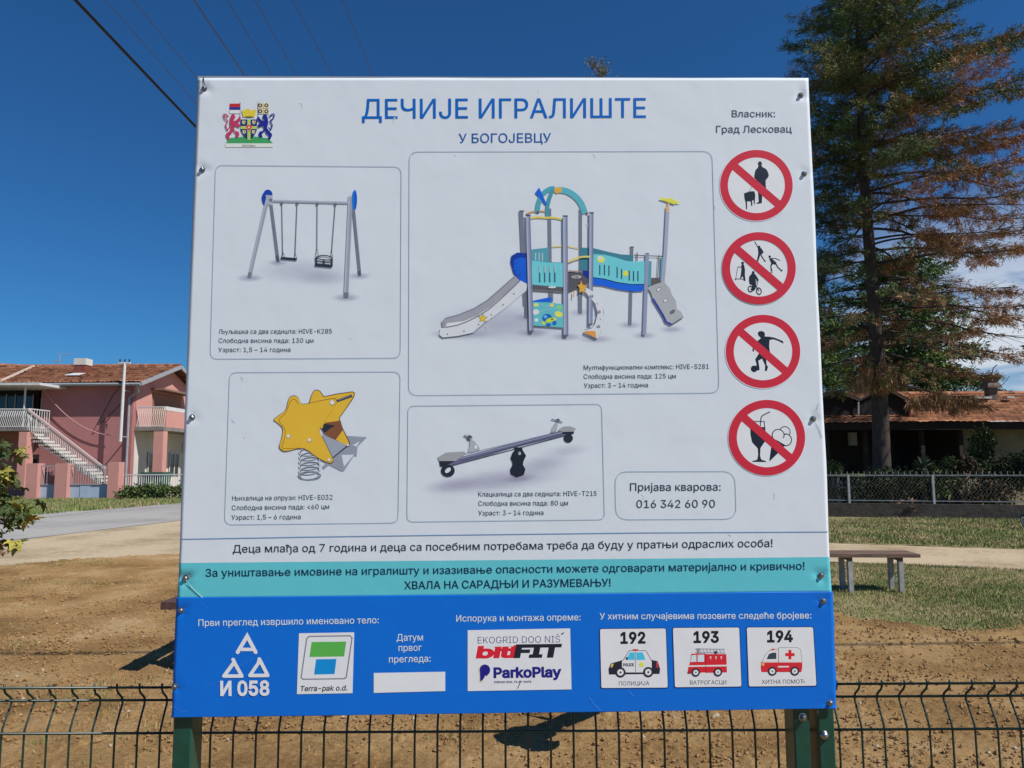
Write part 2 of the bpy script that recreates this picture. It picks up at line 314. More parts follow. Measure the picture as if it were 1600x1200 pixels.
def outline(corners, n=60, amp=.0009, seed=0):
    out = []
    for i in range(4):
        a = Vector(corners[i]); b = Vector(corners[(i+1) % 4])
        for k in range(n):
            t = k/n; p = a.lerp(b, t); w_ = amp*1600*.6*noise.noise(Vector((p.x*.012+seed, p.y*.012, seed))) if 0 < k else 0
            d = (b-a).normalized(); out.append((p.x-d.y*w_, p.y+d.x*w_))
    return out
def vsheet(name, corners, parent, bands, off, thick, screws, n=150):
    """vinyl sheet as a fine grid with real dents round its screws; bands: list of (v0, v1, colour) down the sheet"""
    A, B, C_, D = [Vector(c) for c in corners]; vs = []; bnd = sorted({0.0, 1.0, *[b[0] for b in bands], *[b[1] for b in bands]})
    vr = []
    for a, b in zip(bnd[:-1], bnd[1:]): k = max(2, int((b-a)*n)); vr += [a+(b-a)*i/k for i in range(k)]
    vr.append(1.0); nu = n
    SC = [sg(*s[:2]) for s in screws]
    for v in vr:
        for i in range(nu+1):
            u = i/nu; l = A.lerp(D, v); r_ = B.lerp(C_, v); p = l.lerp(r_, u)
            if u in (0, 1): p = p + Vector((1.1*noise.noise(Vector((v*6, u*5, 1))), 0))
            if v in (0, 1): p = p + Vector((0, .9*noise.noise(Vector((u*7, v*5, 2)))))
            w = sg(p.x, p.y); dz = 0
            for c, s in zip(SC, screws):
                e = w-c; q = e.length
                if q < .05:
                    ang = math.atan2(e.z, e.dot(U)); k = s[2] if len(s) > 2 else 1
                    dz -= k*.0026*math.exp(-(q/.011)**2) + k*.0008*math.exp(-(q/.018)**2)*math.sin(ang*3+c.z*9)
            vs.append(w + NRM*(off+dz))
    fs = []; mi = []; mats = [pm(b[2]) for b in bands]
    for j in range(len(vr)-1):
        vm = (vr[j]+vr[j+1])/2; b = [k for k, q in enumerate(bands) if q[0] <= vm <= q[1]][0]
        for i in range(nu): fs.append((j*(nu+1)+i, (j+1)*(nu+1)+i, (j+1)*(nu+1)+i+1, j*(nu+1)+i+1)); mi.append(b)
    nv = len(vs); rim = [i for i in range(nu+1)]+[(j)*(nu+1)+nu for j in range(1, len(vr))]+[(len(vr)-1)*(nu+1)+i for i in range(nu-1, -1, -1)]+[j*(nu+1) for j in range(len(vr)-2, 0, -1)]
    for k in rim: vs.append(Vector(vs[k])-NRM*thick)
    for k in range(len(rim)): a = rim[k]; b = rim[(k+1) % len(rim)]; fs.append((a, b, nv+(k+1) % len(rim), nv+k)); mi.append(0)
    mb = MB(); mb.mats = mats; mb.v = [tuple(v) for v in vs]; mb.f = fs; mb.mi = mi
    o = obj(name, mb, None, parent); 
    o.data.polygons.foreach_set('use_smooth', [i < len(fs)-len(rim) for i in range(len(fs))]); return o
up_s = [(319, 138, 1.3), (316, 265, 1), (300, 652, .7), (290, 903, 2.4), (1252, 148, 1), (1257, 271, .6), (1271, 654, .9), (1283, 899, 1.7)]
lo_s = [(283, 953, 1), (273, 1072, .8), (1286, 939, .7), (1297, 1098, .8)]
upc = [(310, 122), (1263, 122), (1299.5, 926), (277, 936)]
vt = (880-122)/(936-122); vt2 = (870-122)/(926-122)
upper = vsheet('upper_panel', upc, board, [(0, (vt+vt2)/2, WHITE), ((vt+vt2)/2, 1, TEAL)], .0, .0028, up_s, 190)
upper['label'] = 'white upper panel with pictures and a teal band'
lower = vsheet('lower_panel', [(276, 934), (1301, 924.5), (1307, 1107), (268, 1121)], board, [(0, 1, BLUE)], .0012, .003, lo_s, 190)
lower['label'] = 'blue lower panel with emergency numbers and logos'
bk = MB(); cs = [sg(308, 117.5, -.0035), sg(1262.5, 120.5, -.0035), sg(1302, 1100, -.0035), sg(270, 1112, -.0035)]
bk.prism(cs, -NRM*.005); obj('backing_board', bk, mat('grey_composite_board', (.30, .31, .32), .5), board)

# ---- drawing kit: everything printed is given in photo pixels and laid on the sheet
class Pic:
    def __init__(s, name, parent, org=(0, 0), sc=1.0, base=.0006, step=.00002, label=None):
        s.name, s.parent, s.o, s.s, s.z, s.step, s.mb, s.label, s.ink = name, parent, org, sc, base + (.0012 if parent is lower else 0), step, MB(), label, []
    def P(s, p): return (s.o[0]+p[0]/s.s, s.o[1]+p[1]/s.s)
    def _put(s, pts, tris, col, alpha=None):
        s.z += s.step; s.mb.use(pm(col, alpha is not None)); s.mb.add([sg(p[0], p[1], s.z) for p in pts], tris); s.ink += alpha if alpha is not None else [1.0]*len(pts)
    def poly(s, pts, col, smooth=0, holes=()):
        rings = [[s.P(p) for p in (catmull(r_, smooth) if smooth else r_)] for r_ in (pts, *holes)]
        s._put([p for r_ in rings for p in r_], [tuple(t) for t in tessellate_polygon([[Vector((*p, 0)) for p in r_] for r_ in rings])], col); return s
    def line(s, pts, w, col, closed=False, smooth=0, caps=False):
        if smooth: pts = catmull(pts, smooth, closed)
        P = [Vector(s.P(p)) for p in pts]; w = w/s.s/2; n = len(P); vs = []
        for i in range(n):
            a = P[i-1] if (i > 0 or closed) else None; b = P[(i+1) % n] if (i < n-1 or closed) else None
            d1 = (P[i]-a).normalized() if a is not None else (b-P[i]).normalized(); d2 = (b-P[i]).normalized() if b is not None else d1
            t = d1+d2; t = t.normalized() if t.length > 1e-5 else d1; nn = Vector((-t.y, t.x)); k = w/max(.35, abs(nn.dot(Vector((-d1.y, d1.x))))); vs += [P[i]+nn*k, P[i]-nn*k]
        fs = [(2*i, 2*((i+1) % n), 2*((i+1) % n)+1, 2*i+1) for i in range(n if closed else n-1)]
        s._put(vs, fs, col)
        if caps:
            for q in (P[0], P[-1]): s._put([q]+[q+Vector((math.cos(a), math.sin(a)))*w for a in [k*math.pi/6 for k in range(12)]], [(0, 1+k, 1+(k+1) % 12) for k in range(12)], col)
        return s
    def ell(s, cx, cy, rx, ry, col, rot=0, n=28, hole=None):
        f = lambda a, k: (cx+k*rx*math.cos(a)*math.cos(rot)-k*ry*math.sin(a)*math.sin(rot), cy+k*rx*math.cos(a)*math.sin(rot)+k*ry*math.sin(a)*math.cos(rot))
        o = [s.P(f(2*math.pi*i/n, 1)) for i in range(n)]
        if hole:
            h = [s.P(f(2*math.pi*i/n, hole)) for i in range(n)]; s._put(o+h, [(i, (i+1) % n, n+(i+1) % n, n+i) for i in range(n)], col)
        else: s._put(o, [tuple(range(n))], col)
        return s
    def soft(s, cx, cy, rx, ry, col, a=.6, rot=0, n=32):
        vs = [s.P((cx, cy))]; al = [a]; ks = ((.35, .78), (.6, .4), (.8, .14), (1, 0))
        for k, q in ks:
            for i in range(n):
                t = 2*math.pi*i/n; X, Y = k*rx*math.cos(t), k*ry*math.sin(t); vs.append(s.P((cx+X*math.cos(rot)-Y*math.sin(rot), cy+X*math.sin(rot)+Y*math.cos(rot)))); al.append(a*q)
        fs = [(0, 1+i, 1+(i+1) % n) for i in range(n)]
        for j in range(len(ks)-1): fs += [(1+j*n+i, 1+j*n+(i+1) % n, 1+(j+1)*n+(i+1) % n, 1+(j+1)*n+i) for i in range(n)]
        s._put(vs, fs, col, al); return s
    def text(s, body, x0, y0, x1, y1, cap, col, w=0, slant=0, under=0):
        G, capf = glyphs(body); mn = min(p[0] for g_ in G for p in g_[0]); mxx = max(p[0] for g_ in G for p in g_[0]); a = Vector(s.P((x0, y0))); b = Vector(s.P((x1, y1)))
        sl_ = slant*cap/s.s; kx = ((b-a).length-abs(sl_))/(mxx-mn); ky = cap/s.s/capf; ex = (b-a).normalized(); ey = Vector((ex.y, -ex.x)); s.z += s.step
        s.mb.use(pm(col)); pts, tris = fill(body, w)
        fl = [sg(*(a + ex*((p[0]-mn)*kx + slant*p[1]*ky) + ey*(p[1]*ky)), s.z) for p in pts]; s.mb.add(fl, tris); s.ink += [1.0]*len(fl)
        s.z += s.step; return s
    def done(s):
        o = obj(s.name, s.mb, None, s.parent, label=s.label)
        if any(a != 1.0 for a in s.ink):
            at_ = o.data.attributes.new('ink', 'FLOAT', 'POINT'); at_.data.foreach_set('value', s.ink)
        return o
def catmull(P, k, closed=True):
    n = len(P); out = []
    for i in range(n if closed else n-1):
        p = [P[(i+j-1) % n] if closed else P[min(max(i+j-1, 0), n-1)] for j in range(4)]
        for q in range(k):
            t = q/k; out.append(tuple(.5*((2*p[1][c])+(-p[0][c]+p[2][c])*t+(2*p[0][c]-5*p[1][c]+4*p[2][c]-p[3][c])*t*t+(-p[0][c]+3*p[1][c]-3*p[2][c]+p[3][c])*t**3) for c in (0, 1)))
    if not closed: out.append(tuple(P[-1]))
    return out
# lettering: outlines of Blender's own interface font
try: FONT = bpy.data.fonts.load(os.path.join(bpy.utils.system_resource('DATAFILES', path='fonts'), 'Inter.woff2'))
except Exception: FONT = None
def area(r_): return sum(r_[i-1][0]*r_[i][1]-r_[i][0]*r_[i-1][1] for i in range(len(r_)))/2
def inside(p, r_):
    c = False
    for i in range(len(r_)):
        a, b = r_[i-1], r_[i]
        if (a[1] > p[1]) != (b[1] > p[1]) and p[0] < (b[0]-a[0])*(p[1]-a[1])/(b[1]-a[1])+a[0]: c = not c
    return c
def offset_ring(r_, w):
    out = []; n = len(r_); sgn = 1
    for i in range(n):
        a, b, c = Vector(r_[i-1]), Vector(r_[i]), Vector(r_[(i+1) % n]); d1 = (b-a); d2 = (c-b)
        if d1.length < 1e-7 or d2.length < 1e-7: out.append(r_[i]); continue
        d1.normalize(); d2.normalize(); n1 = Vector((d1.y, -d1.x)); n2 = Vector((d2.y, -d2.x)); m_ = n1+n2
        if m_.length < .3: out.append(r_[i]); continue
        m_.normalize(); k = w*SIGN_OUT/max(.5, m_.dot(n1)); out.append((b.x+m_.x*k, b.y+m_.y*k))
    return out
SIGN_OUT = 1; _gc = {}
def rings_of(body):
    c = bpy.data.curves.new('lettering_outline', 'FONT'); c.body = body; c.size = 1; c.resolution_u = 3
    if FONT: c.font = FONT
    o = bpy.data.objects.new('lettering_outline', c); S.collection.objects.link(o); dg = bpy.context.evaluated_depsgraph_get(); dg.update()
    cv = o.evaluated_get(dg).to_curve(dg); out = []
    for sp in cv.splines:
        pts = []; B = sp.bezier_points; n = len(B)
        if n:
            for i in range(n):
                a, b = B[i], B[(i+1) % n]; p0, p1, p2, p3 = a.co, a.handle_right, b.handle_left, b.co
                ch = (p3-p0).length; k = 1 if ((p1-p0).cross(p3-p0).length < 1e-5 and (p2-p0).cross(p3-p0).length < 1e-5) else 4
                for q in range(k):
                    t = q/k; v = p0*(1-t)**3+3*p1*t*(1-t)**2+3*p2*t*t*(1-t)+p3*t**3; pts.append((v.x, v.y))
        else: pts = [(p.co.x, p.co.y) for p in sp.points]
        q = [p for i, p in enumerate(pts) if i == 0 or (abs(p[0]-pts[i-1][0])+abs(p[1]-pts[i-1][1])) > 1e-6]
        if len(q) > 2: out.append(q)
    o.evaluated_get(dg).to_curve_clear(); bpy.data.objects.remove(o); bpy.data.curves.remove(c); return out
def glyphs(body):
    global SIGN_OUT
    if 'cap' not in _gc: r_ = rings_of('Н'); _gc['cap'] = max(p[1] for q in r_ for p in q); SIGN_OUT = 1 if area(max(r_, key=lambda x: abs(area(x)))) > 0 else -1
    if body in _gc: return _gc[body], _gc['cap']
    R_ = rings_of(body); out = [r_ for r_ in R_ if area(r_)*SIGN_OUT > 0]; hol = [r_ for r_ in R_ if area(r_)*SIGN_OUT <= 0]; G = [[o_] for o_ in out]
    for h in hol:
        c = [g_ for g_ in G if inside(h[0], g_[0])]
        if c: min(c, key=lambda g_: abs(area(g_[0]))).append(h)
    _gc[body] = G; return G, _gc['cap']

_fc = {}
def fill(body, w):
    """non-zero fill of the outlines of a line of lettering, optionally emboldened"""
    if (body, w) in _fc: return _fc[body, w]
    G, _ = glyphs(body); rings = [offset_ring(r_, w) if w else r_ for g_ in G for r_ in g_]
    rings.sort(key=lambda r_: min(p[0] for p in r_)); clusters = []
    for r_ in rings:
        x0, x1 = min(p[0] for p in r_), max(p[0] for p in r_)
        if clusters and x0 < clusters[-1][1]: clusters[-1][0].append(r_); clusters[-1][1] = max(clusters[-1][1], x1)
        else: clusters.append([[r_], x1])
    P, T = [], []
    for cl_, _x in clusters:
        vs = [Vector(p) for r_ in cl_ for p in r_]; es = []; k = 0
        for r_ in cl_: es += [(k+i, k+(i+1) % len(r_)) for i in range(len(r_))]; k += len(r_)
        vo, _e, fo, *_r = delaunay_2d_cdt(vs, es, [], 0, 1e-6)
        V = np.array([tuple(v) for v in vo]); Fc = np.array(fo); c = V[Fc].mean(1); wn = np.zeros(len(c))
        A_ = np.array([tuple(vs[e[0]]) for e in es]); B_ = np.array([tuple(vs[e[1]]) for e in es])
        for a_, b_ in zip(A_, B_):
            cr_ = (b_[0]-a_[0])*(c[:, 1]-a_[1])-(c[:, 0]-a_[0])*(b_[1]-a_[1])
            wn += ((a_[1] <= c[:, 1]) & (b_[1] > c[:, 1]) & (cr_ > 0))*1. - ((a_[1] > c[:, 1]) & (b_[1] <= c[:, 1]) & (cr_ < 0))*1.
        base = len(P); P += [tuple(v) for v in V]; T += [tuple(int(i)+base for i in f) for f, n_ in zip(Fc, wn) if abs(n_) > .5]
    _fc[body, w] = (P, T); return P, T
def lettering(parent, items, label=None, w=0):
    for it in items:
        body, x0, y0, x1, y1, cap, col = it[:7]; p = Pic('lettering', parent, base=.0005); p.text(body, x0, y0, x1, y1, cap, col, it[7] if len(it) > 7 else w, it[8] if len(it) > 8 else 0).done()
TXT = (48, 60, 76)
lettering(upper, [
    ('ДЕЧИЈЕ ИГРАЛИШТЕ', 566, 185.5, 1009, 184, 30.6, (0, 92, 180), .004),
    ('У БОГОЈЕВЦУ', 717, 223.5, 861, 222.5, 14.5, (10, 80, 156), .003),
    ('Власник:', 1143.5, 183, 1211, 183, 10.6, (66, 78, 96), .006), ('Град Лесковац', 1119, 207.5, 1237, 207, 10.8, (66, 78, 96), .006),
    ('Љуљашка са два седишта: HIVE-K285', 342, 521.5, 518.7, 521, 7, TXT), ('Слободна висина пада: 130 цм', 341.8, 535.7, 490, 535.5, 7, TXT), ('Узраст: 1,5 – 14 година', 341.5, 550, 454, 549.7, 7, TXT),
    ('Мултифункционални комплекс: HIVE-S281', 912, 578, 1107.5, 576, 7.2, TXT), ('Слободна висина пада: 125 цм', 912, 592, 1056, 591, 7.2, TXT), ('Узраст: 3 – 14 година', 912.5, 606, 1012.5, 605, 7.2, TXT),
    ('Њихалица на опрузи: HIVE-E032', 363, 782, 519.8, 780.5, 7.4, TXT), ('Слободна висина пада: <60 цм', 362.5, 797, 514.5, 795, 7.4, TXT), ('Узраст: 1,5 – 6 година', 362, 812, 470, 811, 7.4, TXT),
    ('Клацкалица са два седишта: HIVE-T215', 747.6, 775.8, 932.3, 774.5, 7.4, TXT), ('Слободна висина пада: 80 цм', 747.5, 790.3, 887.5, 789.5, 7.4, TXT), ('Узраст: 3 – 14 година', 747.5, 805.2, 849.3, 804.5, 7.4, TXT),
    ('Пријава кварова:', 984.5, 767, 1126, 766.5, 12, (40, 56, 76), .004), ('016 342 60 90', 994.5, 793.5, 1117, 793, 12, (40, 56, 76), .004),
    ('Деца млађа од 7 година и деца са посебним потребама треба да буду у пратњи одраслих особа!', 364, 863.5, 1207, 854.5, 12, (34, 44, 58), .004),
    ('За уништавање имовине на игралишту и изазивање опасности можете одговарати материјално и кривично!', 321.5, 901, 1257, 890, 12, (10, 46, 76), .006),
    ('ХВАЛА НА САРАДЊИ И РАЗУМЕВАЊУ!', 632, 920.5, 954, 916, 12, (10, 40, 72), .008)])
PALE = (196, 226, 250)
lettering(lower, [('Први преглед извршило именовано тело:', 310.5, 978, 592, 973.5, 10.3, PALE, .004), ('Датум', 620, 1001, 661, 1000.5, 10.5, PALE, .004), ('првог', 623, 1017, 659, 1016.5, 10.5, PALE, .004), ('прегледа:', 608, 1035, 673, 1033.5, 10.5, PALE, .004),
    ('Испорука и монтажа опреме:', 713, 971, 907, 969, 10.2, PALE, .004), ('У хитним случајевима позовите следеће бројеве:', 937, 967.5, 1267, 966, 9.8, PALE, .006)])
# thin printed frames
def frame(c, r_, col=(128, 150, 174), w=.8):
    c = [Vector(p) for p in c]; pts = []
    for i in range(4):
        a, b, d = c[i-1], c[i], c[(i+1) % 4]; u1 = (a-b).normalized()*r_; u2 = (d-b).normalized()*r_
        for k in range(9): t = k/8; pts.append(tuple((b+u1)*(1-t)**2+2*b*t*(1-t)+(b+u2)*t*t))
    Pic('picture_frame', upper).line(pts, w, col, closed=True).done()
frame([(337, 258.5), (627, 261), (625.5, 559.5), (328.5, 561)], 12); frame([(639.5, 237.5), (1112.5, 236.5), (1123.5, 614), (638.5, 618)], 15)
frame([(359, 582), (625.5, 581), (622, 817), (351, 820)], 12); frame([(637.5, 634.5), (940, 631.5), (944.5, 812), (636, 815.5)], 10); frame([(961, 737), (1148, 736.5), (1150.5, 811), (962, 812)], 20)
Pic('printed_line', upper).line([(281.5, 842.5), (480, 839), (700, 836), (1000, 832.5), (1293, 831)], 1.1, (90, 130, 175)).done()

# ---- prohibition signs
def prohibit(cx, cy, rx, ry, draw, label):
    p = Pic('prohibition_sign', upper, label=label); p.ell(cx, cy, rx+1.2, ry+1.2, (224, 205, 215), n=56); p.ell(cx, cy, rx-2, ry-2, (206, 214, 224), n=48)
    q = draw(p) ; p.o, p.s = (0, 0), 1
    p.ell(cx, cy, rx, ry, (186, 38, 58), n=64, hole=.785); a = R(41.5)
    d = Vector((math.cos(a)*rx*.86, math.sin(a)*ry*.86)); p.line([(cx-d.x, cy-d.y), (cx+d.x, cy+d.y)], 12.6, (186, 38, 58)); return p.done()
K = (22, 32, 48)
def man_dog(p):
    p.o, p.s = (1100, 150), 6.0
    p.ell(523, 637, 19, 24, K); p.poly([(510, 655), (540, 655), (548, 668), (585, 690), (606, 740), (595, 770), (575, 800), (580, 870), (545, 880), (500, 800), (478, 775), (470, 760), (480, 700), (502, 676)], K, 3)
    p.poly([(500, 800), (578, 800), (576, 880), (545, 940), (541, 1006), (520, 1010), (492, 1012), (490, 1005), (512, 992), (505, 900)], K)
    p.poly([(373, 915), (425, 895), (470, 893), (480, 925), (478, 960), (474, 1018), (466, 1015), (462, 975), (450, 985), (453, 1030), (442, 1034), (436, 990), (402, 990), (404, 1060), (394, 1066), (388, 1000), (378, 960)], K); p.line([(428, 893), (455, 830), (482, 770)], 3, K)
def skaters(p):
    p.o, p.s = (1110, 340), 8.57
    p.ell(652, 392, 16, 17, K); p.line([(590, 322), (612, 360), (640, 408)], 13, K); p.poly([(632, 405), (672, 402), (700, 440), (712, 468), (690, 490), (668, 500), (650, 555), (640, 580), (622, 575), (632, 520), (640, 480)], K); p.line([(668, 490), (700, 545), (732, 592)], 15, K); p.line([(612, 572), (648, 592)], 7, K); p.line([(715, 590), (745, 578)], 6, K)
    p.ell(793, 524, 17, 17, K); p.poly([(782, 545), (815, 545), (850, 575), (885, 605), (870, 632), (835, 625), (815, 650), (828, 725), (808, 725), (800, 650), (812, 610)], K); p.line([(810, 548), (870, 548), (930, 575)], 10, K); p.line([(830, 575), (870, 600)], 8, K); p.line([(870, 610), (900, 665), (955, 715)], 15, K); p.line([(795, 738), (830, 738)], 8, K); p.line([(945, 725), (965, 700)], 10, K)
    p.ell(430, 610, 18, 19, K); p.poly([(415, 630), (448, 630), (462, 700), (460, 770), (468, 835), (448, 838), (430, 780), (410, 815), (395, 812), (408, 760), (415, 690)], K); p.line([(365, 660), (420, 665)], 9, K); p.line([(368, 655), (338, 822)], 5, K); p.line([(332, 826), (360, 820), (462, 828)], 7, K); p.ell(338, 826, 10, 10, K); p.ell(457, 838, 12, 11, K)
    p.ell(572, 735, 18, 19, K); p.poly([(555, 752), (592, 752), (645, 835), (630, 845), (598, 820), (610, 880), (600, 960), (560, 985), (545, 960), (560, 905), (525, 890), (516, 810), (530, 775)], K, 2); p.ell(536, 957, 37, 44, K, rot=-.2, hole=.7); p.ell(648, 985, 37, 50, K, rot=-.25, hole=.74); p.line([(600, 900), (648, 985)], 9, K); p.line([(600, 845), (635, 850), (620, 920)], 7, K); p.line([(536, 957), (600, 960)], 9, K)
def footballer(p):
    p.o, p.s = (1120, 480), 8.57
    p.poly([(545, 350), (560, 325), (600, 318), (635, 335), (645, 368), (638, 392), (700, 395), (770, 408), (850, 440), (885, 455), (892, 490), (862, 475), (825, 455), (760, 432), (705, 440), (700, 530), (712, 605), (660, 640), (590, 520), (520, 500), (500, 560), (495, 598), (475, 590), (478, 555), (505, 480), (560, 440), (590, 415), (558, 385)], K)
    p.poly([(575, 600), (710, 600), (700, 650), (660, 690), (665, 770), (685, 800), (668, 855), (642, 855), (645, 780), (605, 690), (555, 715), (568, 800), (570, 845), (545, 850), (525, 800), (530, 760), (512, 700)], K); p.ell(499, 826, 45, 45, K)
def ice_cream(p):
    p.o, p.s = (1120, 610), 8.0
    p.line([(662, 268), (570, 315), (552, 340), (546, 390), (542, 450)], 13, K); p.line([(420, 388), (590, 388), (602, 500)], 11, K); p.poly([(415, 450), (602, 460), (608, 540), (600, 640), (545, 720), (540, 820), (555, 865), (615, 884), (612, 896), (440, 894), (442, 884), (505, 865), (515, 800), (510, 725), (440, 650), (420, 560)], K); p.poly([(440, 398), (580, 398), (585, 460), (430, 440)], (206, 214, 224)); p.line([(546, 390), (542, 450)], 12, K)
    p.poly([(690, 610), (840, 695), (835, 715), (660, 885), (655, 878), (680, 700)], K)
    Wc = (206, 214, 224)
    p.ell(848, 520, 72, 72, K); p.ell(848, 520, 61, 61, Wc); p.ell(860, 618, 78, 80, K); p.ell(860, 618, 66, 68, Wc); p.ell(765, 560, 80, 78, K); p.ell(765, 560, 68, 66, Wc); p.poly([(720, 590), (860, 600), (830, 670), (730, 610)], Wc); p.line([(836, 590), (842, 555), (880, 545)], 9, K, smooth=3); p.line([(700, 605), (850, 688)], 14, K)
prohibit(1181.7, 289.7, 56.7, 55.3, man_dog, 'round red prohibition sign over a man with a dog')
prohibit(1185.6, 419.3, 57.5, 56.4, skaters, 'round red prohibition sign over skaters, scooter and cyclist')
prohibit(1192, 549.2, 58.2, 57.3, footballer, 'round red prohibition sign over a footballer')
prohibit(1198, 683.8, 59.8, 59, ice_cream, 'round red prohibition sign over a drink and an ice cream')

# ---- swing picture
G1, G2, G3, DK = (142, 148, 166), (108, 114, 132), (168, 174, 190), (40, 44, 56)
SH = (146, 150, 176)
p = Pic('swing_picture', upper, (320, 250), 3.75, label='printed picture of a grey swing frame with two seats')
for a in ((560, 650, 330, 90, .22), (265, 690, 90, 26, .5), (430, 600, 70, 22, .45), (830, 805, 95, 28, .5), (908, 678, 80, 24, .45), (700, 690, 200, 60, .25)): p.soft(*a[:4], SH, a[4])
p.line([(384, 225), (430, 592)], 18, G2).line([(424, 560), (431, 596)], 18, (78, 84, 104)).poly([(335, 215), (352, 182), (372, 174), (392, 186), (396, 215), (372, 262), (350, 266), (338, 246)], (24, 62, 160), 3)
p.line([(372, 215), (268, 662)], 21, G1).line([(366, 215), (262, 662)], 6, G3).line([(268, 660), (262, 688)], 21, G2).poly([(358, 205), (398, 208), (400, 268), (362, 262)], (158, 164, 180)).ell(388, 236, 10, 10, (100, 106, 124))
p.line([(395, 241), (850, 253)], 15, G1).line([(395, 237), (850, 249)], 5, G3).line([(872, 290), (908, 660)], 17, G2).line([(905, 650), (909, 677)], 17, (78, 84, 104))
p.line([(855, 214), (829, 780)], 27, G1).line([(847, 214), (821, 780)], 8, G3).line([(830, 776), (829, 806)], 26, G2).ell(878, 236, 15, 60, (24, 104, 204), rot=.02).ell(884, 238, 7, 52, (18, 84, 184))
for a, b, c, d in ((452, 252, 458, 556), (542, 254, 530, 560), (660, 256, 658, 532), (766, 258, 744, 545)): p.line([(a, b), (c, d)], 4, (86, 92, 108)); p.ell(a, b+4, 8, 10, (96, 102, 120))
for a, b, c, d, e, f in ((458, 540, 452, 570, 470, 570), (530, 545, 526, 578, 540, 578), (658, 520, 650, 562, 668, 562), (744, 530, 738, 570, 750, 570)): p.line([(c, d), (a, b), (e, f)], 3, DK)
p.poly([(448, 568), (541, 576), (540, 590), (446, 582)], DK); p.line([(652, 572), (656, 618)], 9, DK).line([(746, 575), (746, 622)], 9, DK).line([(652, 570), (685, 560), (720, 562), (746, 572), (742, 588), (700, 586), (655, 578)], 6, DK, closed=True).line([(697, 584), (700, 615)], 8, DK).line([(655, 596), (740, 604)], 5, DK).poly([(648, 608), (748, 616), (748, 631), (646, 622)], DK)
p.done()

# ---- playground picture (three zoomed views share one picture)
p = Pic('playground_picture', upper, (660, 400), 5.333, label='printed picture of a teal and blue play tower with a slide', step=.000015)
T1, T2, T3 = (104, 190, 204), (80, 146, 164), (58, 120, 140); BL, BD = (22, 92, 204), (20, 44, 140); YE, OR = (226, 184, 96), (226, 160, 66)
for a in ((700, 560, 720, 190, .34), (330, 650, 330, 50, .4), (920, 640, 160, 40, .45), (1200, 670, 160, 40, .45), (1450, 690, 170, 40, .4), (870, 510, 110, 40, .35), (1310, 470, 110, 40, .3)): p.soft(*a[:4], (150, 150, 178), a[4])
def v3(x, y): return ((640+x/5-660)*5.333, (230+y/5-400)*5.333)
def v4(x, y): return ((860+x/6.154-660)*5.333, (280+y/6.154-400)*5.333)
def L3(q): return [v3(*a) for a in q]
def L4(q): return [v4(*a) for a in q]
for q in ((800, 570, 110, 30), (770, 1000, 120, 30)): pass
for c in (v4(765, 1400), v4(905, 1500), v4(1170, 1440)): p.soft(c[0], c[1], 120, 36, (150, 150, 178), .4)
# back posts, far panels
p.line(L3([(1092, 480), (1100, 1240)]), 27*1.067, G2).line(L3([(1335, 485), (1335, 1300)]), 24*1.067, G2).line([(1312, 280), (1314, 470)], 30, G2).line([(1070, 200), (1075, 380)], 30, G2)
p.line(L4([(783, 655), (765, 1400)]), 26, G2); p.poly(L4([(765, 648), (802, 648), (802, 660), (765, 660)]), (80, 86, 104))
p.poly(L3([(950, 800), (1085, 784), (1085, 900), (950, 900)]), T2)
for x in (985, 1012, 1038): p.line(L3([(x, 825), (x, 895)]), 6, (190, 200, 212))
p.poly(L4([(285, 658), (412, 664), (560, 700), (680, 725), (796, 730), (796, 790), (700, 780), (520, 740), (420, 730), (400, 880), (285, 870)]), T3)
p.line(L3([(870, 500), (885, 830), (905, 1240)]), 36, G2); p.line(L3([(858, 500), (895, 500)]), 10, (70, 76, 92)).line([(868, 260), (870, 515)], 34, (96, 100, 116))
p.line(L3([(910, 522), (985, 500), (1075, 505)]), 10, (196, 140, 70), smooth=4).line(L3([(1110, 780), (1220, 775), (1320, 792)]), 8, YE, smooth=4)
# roof arches
p.line(L3([(998, 515), (1005, 450), (1035, 375), (1090, 330), (1135, 325)]), 40, (74, 152, 172), smooth=5).line(L3([(1082, 560), (1075, 490), (1090, 410), (1120, 330)]), 32, (66, 140, 160), smooth=4).line(L3([(1160, 335), (1230, 345), (1300, 390), (1345, 450), (1370, 520)]), 50, (86, 166, 184), smooth=5)
p.poly(L3([(1130, 325), (1150, 310), (1160, 318), (1180, 310), (1190, 335), (1182, 355), (1165, 358), (1150, 365), (1132, 352)]), OR).poly(L3([(980, 358), (1012, 315), (1075, 455), (1058, 452)]), BL).ell(*v3(1000, 510), 10, 10, (90, 60, 50)).ell(*v3(1385, 518), 10, 10, (120, 70, 40))
p.line(L3([(945, 555), (1000, 548), (1060, 552), (1130, 552), (1200, 566)]), 16, (222, 190, 90), smooth=4)
# slide hood and slide
p.poly(L3([(920, 830), (840, 824), (795, 850), (788, 900), (810, 980), (850, 1040), (920, 1085)]), (20, 52, 150), 0).poly(L3([(920, 870), (860, 862), (815, 885), (812, 960), (860, 1040), (920, 1085)]), (20, 86, 200)).ell(*v3(860, 1000), 7, 7, (14, 40, 110))
for y in (905, 935, 962): p.line(L3([(820, y), (838, y+5)]), 5, (14, 56, 150))
p.poly([(770, 165), (640, 280), (540, 370), (430, 440), (300, 490), (185, 520), (160, 550), (165, 590), (190, 598), (205, 560), (340, 545), (450, 500), (560, 430), (700, 310), (810, 205)], (148, 150, 162), 0)
p.line([(770, 170), (640, 285), (540, 372), (430, 440), (300, 492), (190, 522)], 9, (110, 114, 130)).poly([(205, 560), (340, 545), (450, 500), (560, 430), (700, 310), (815, 205), (875, 235), (865, 290), (700, 430), (560, 530), (430, 640), (300, 668), (170, 682), (140, 655), (150, 605), (190, 596)], (198, 202, 212))
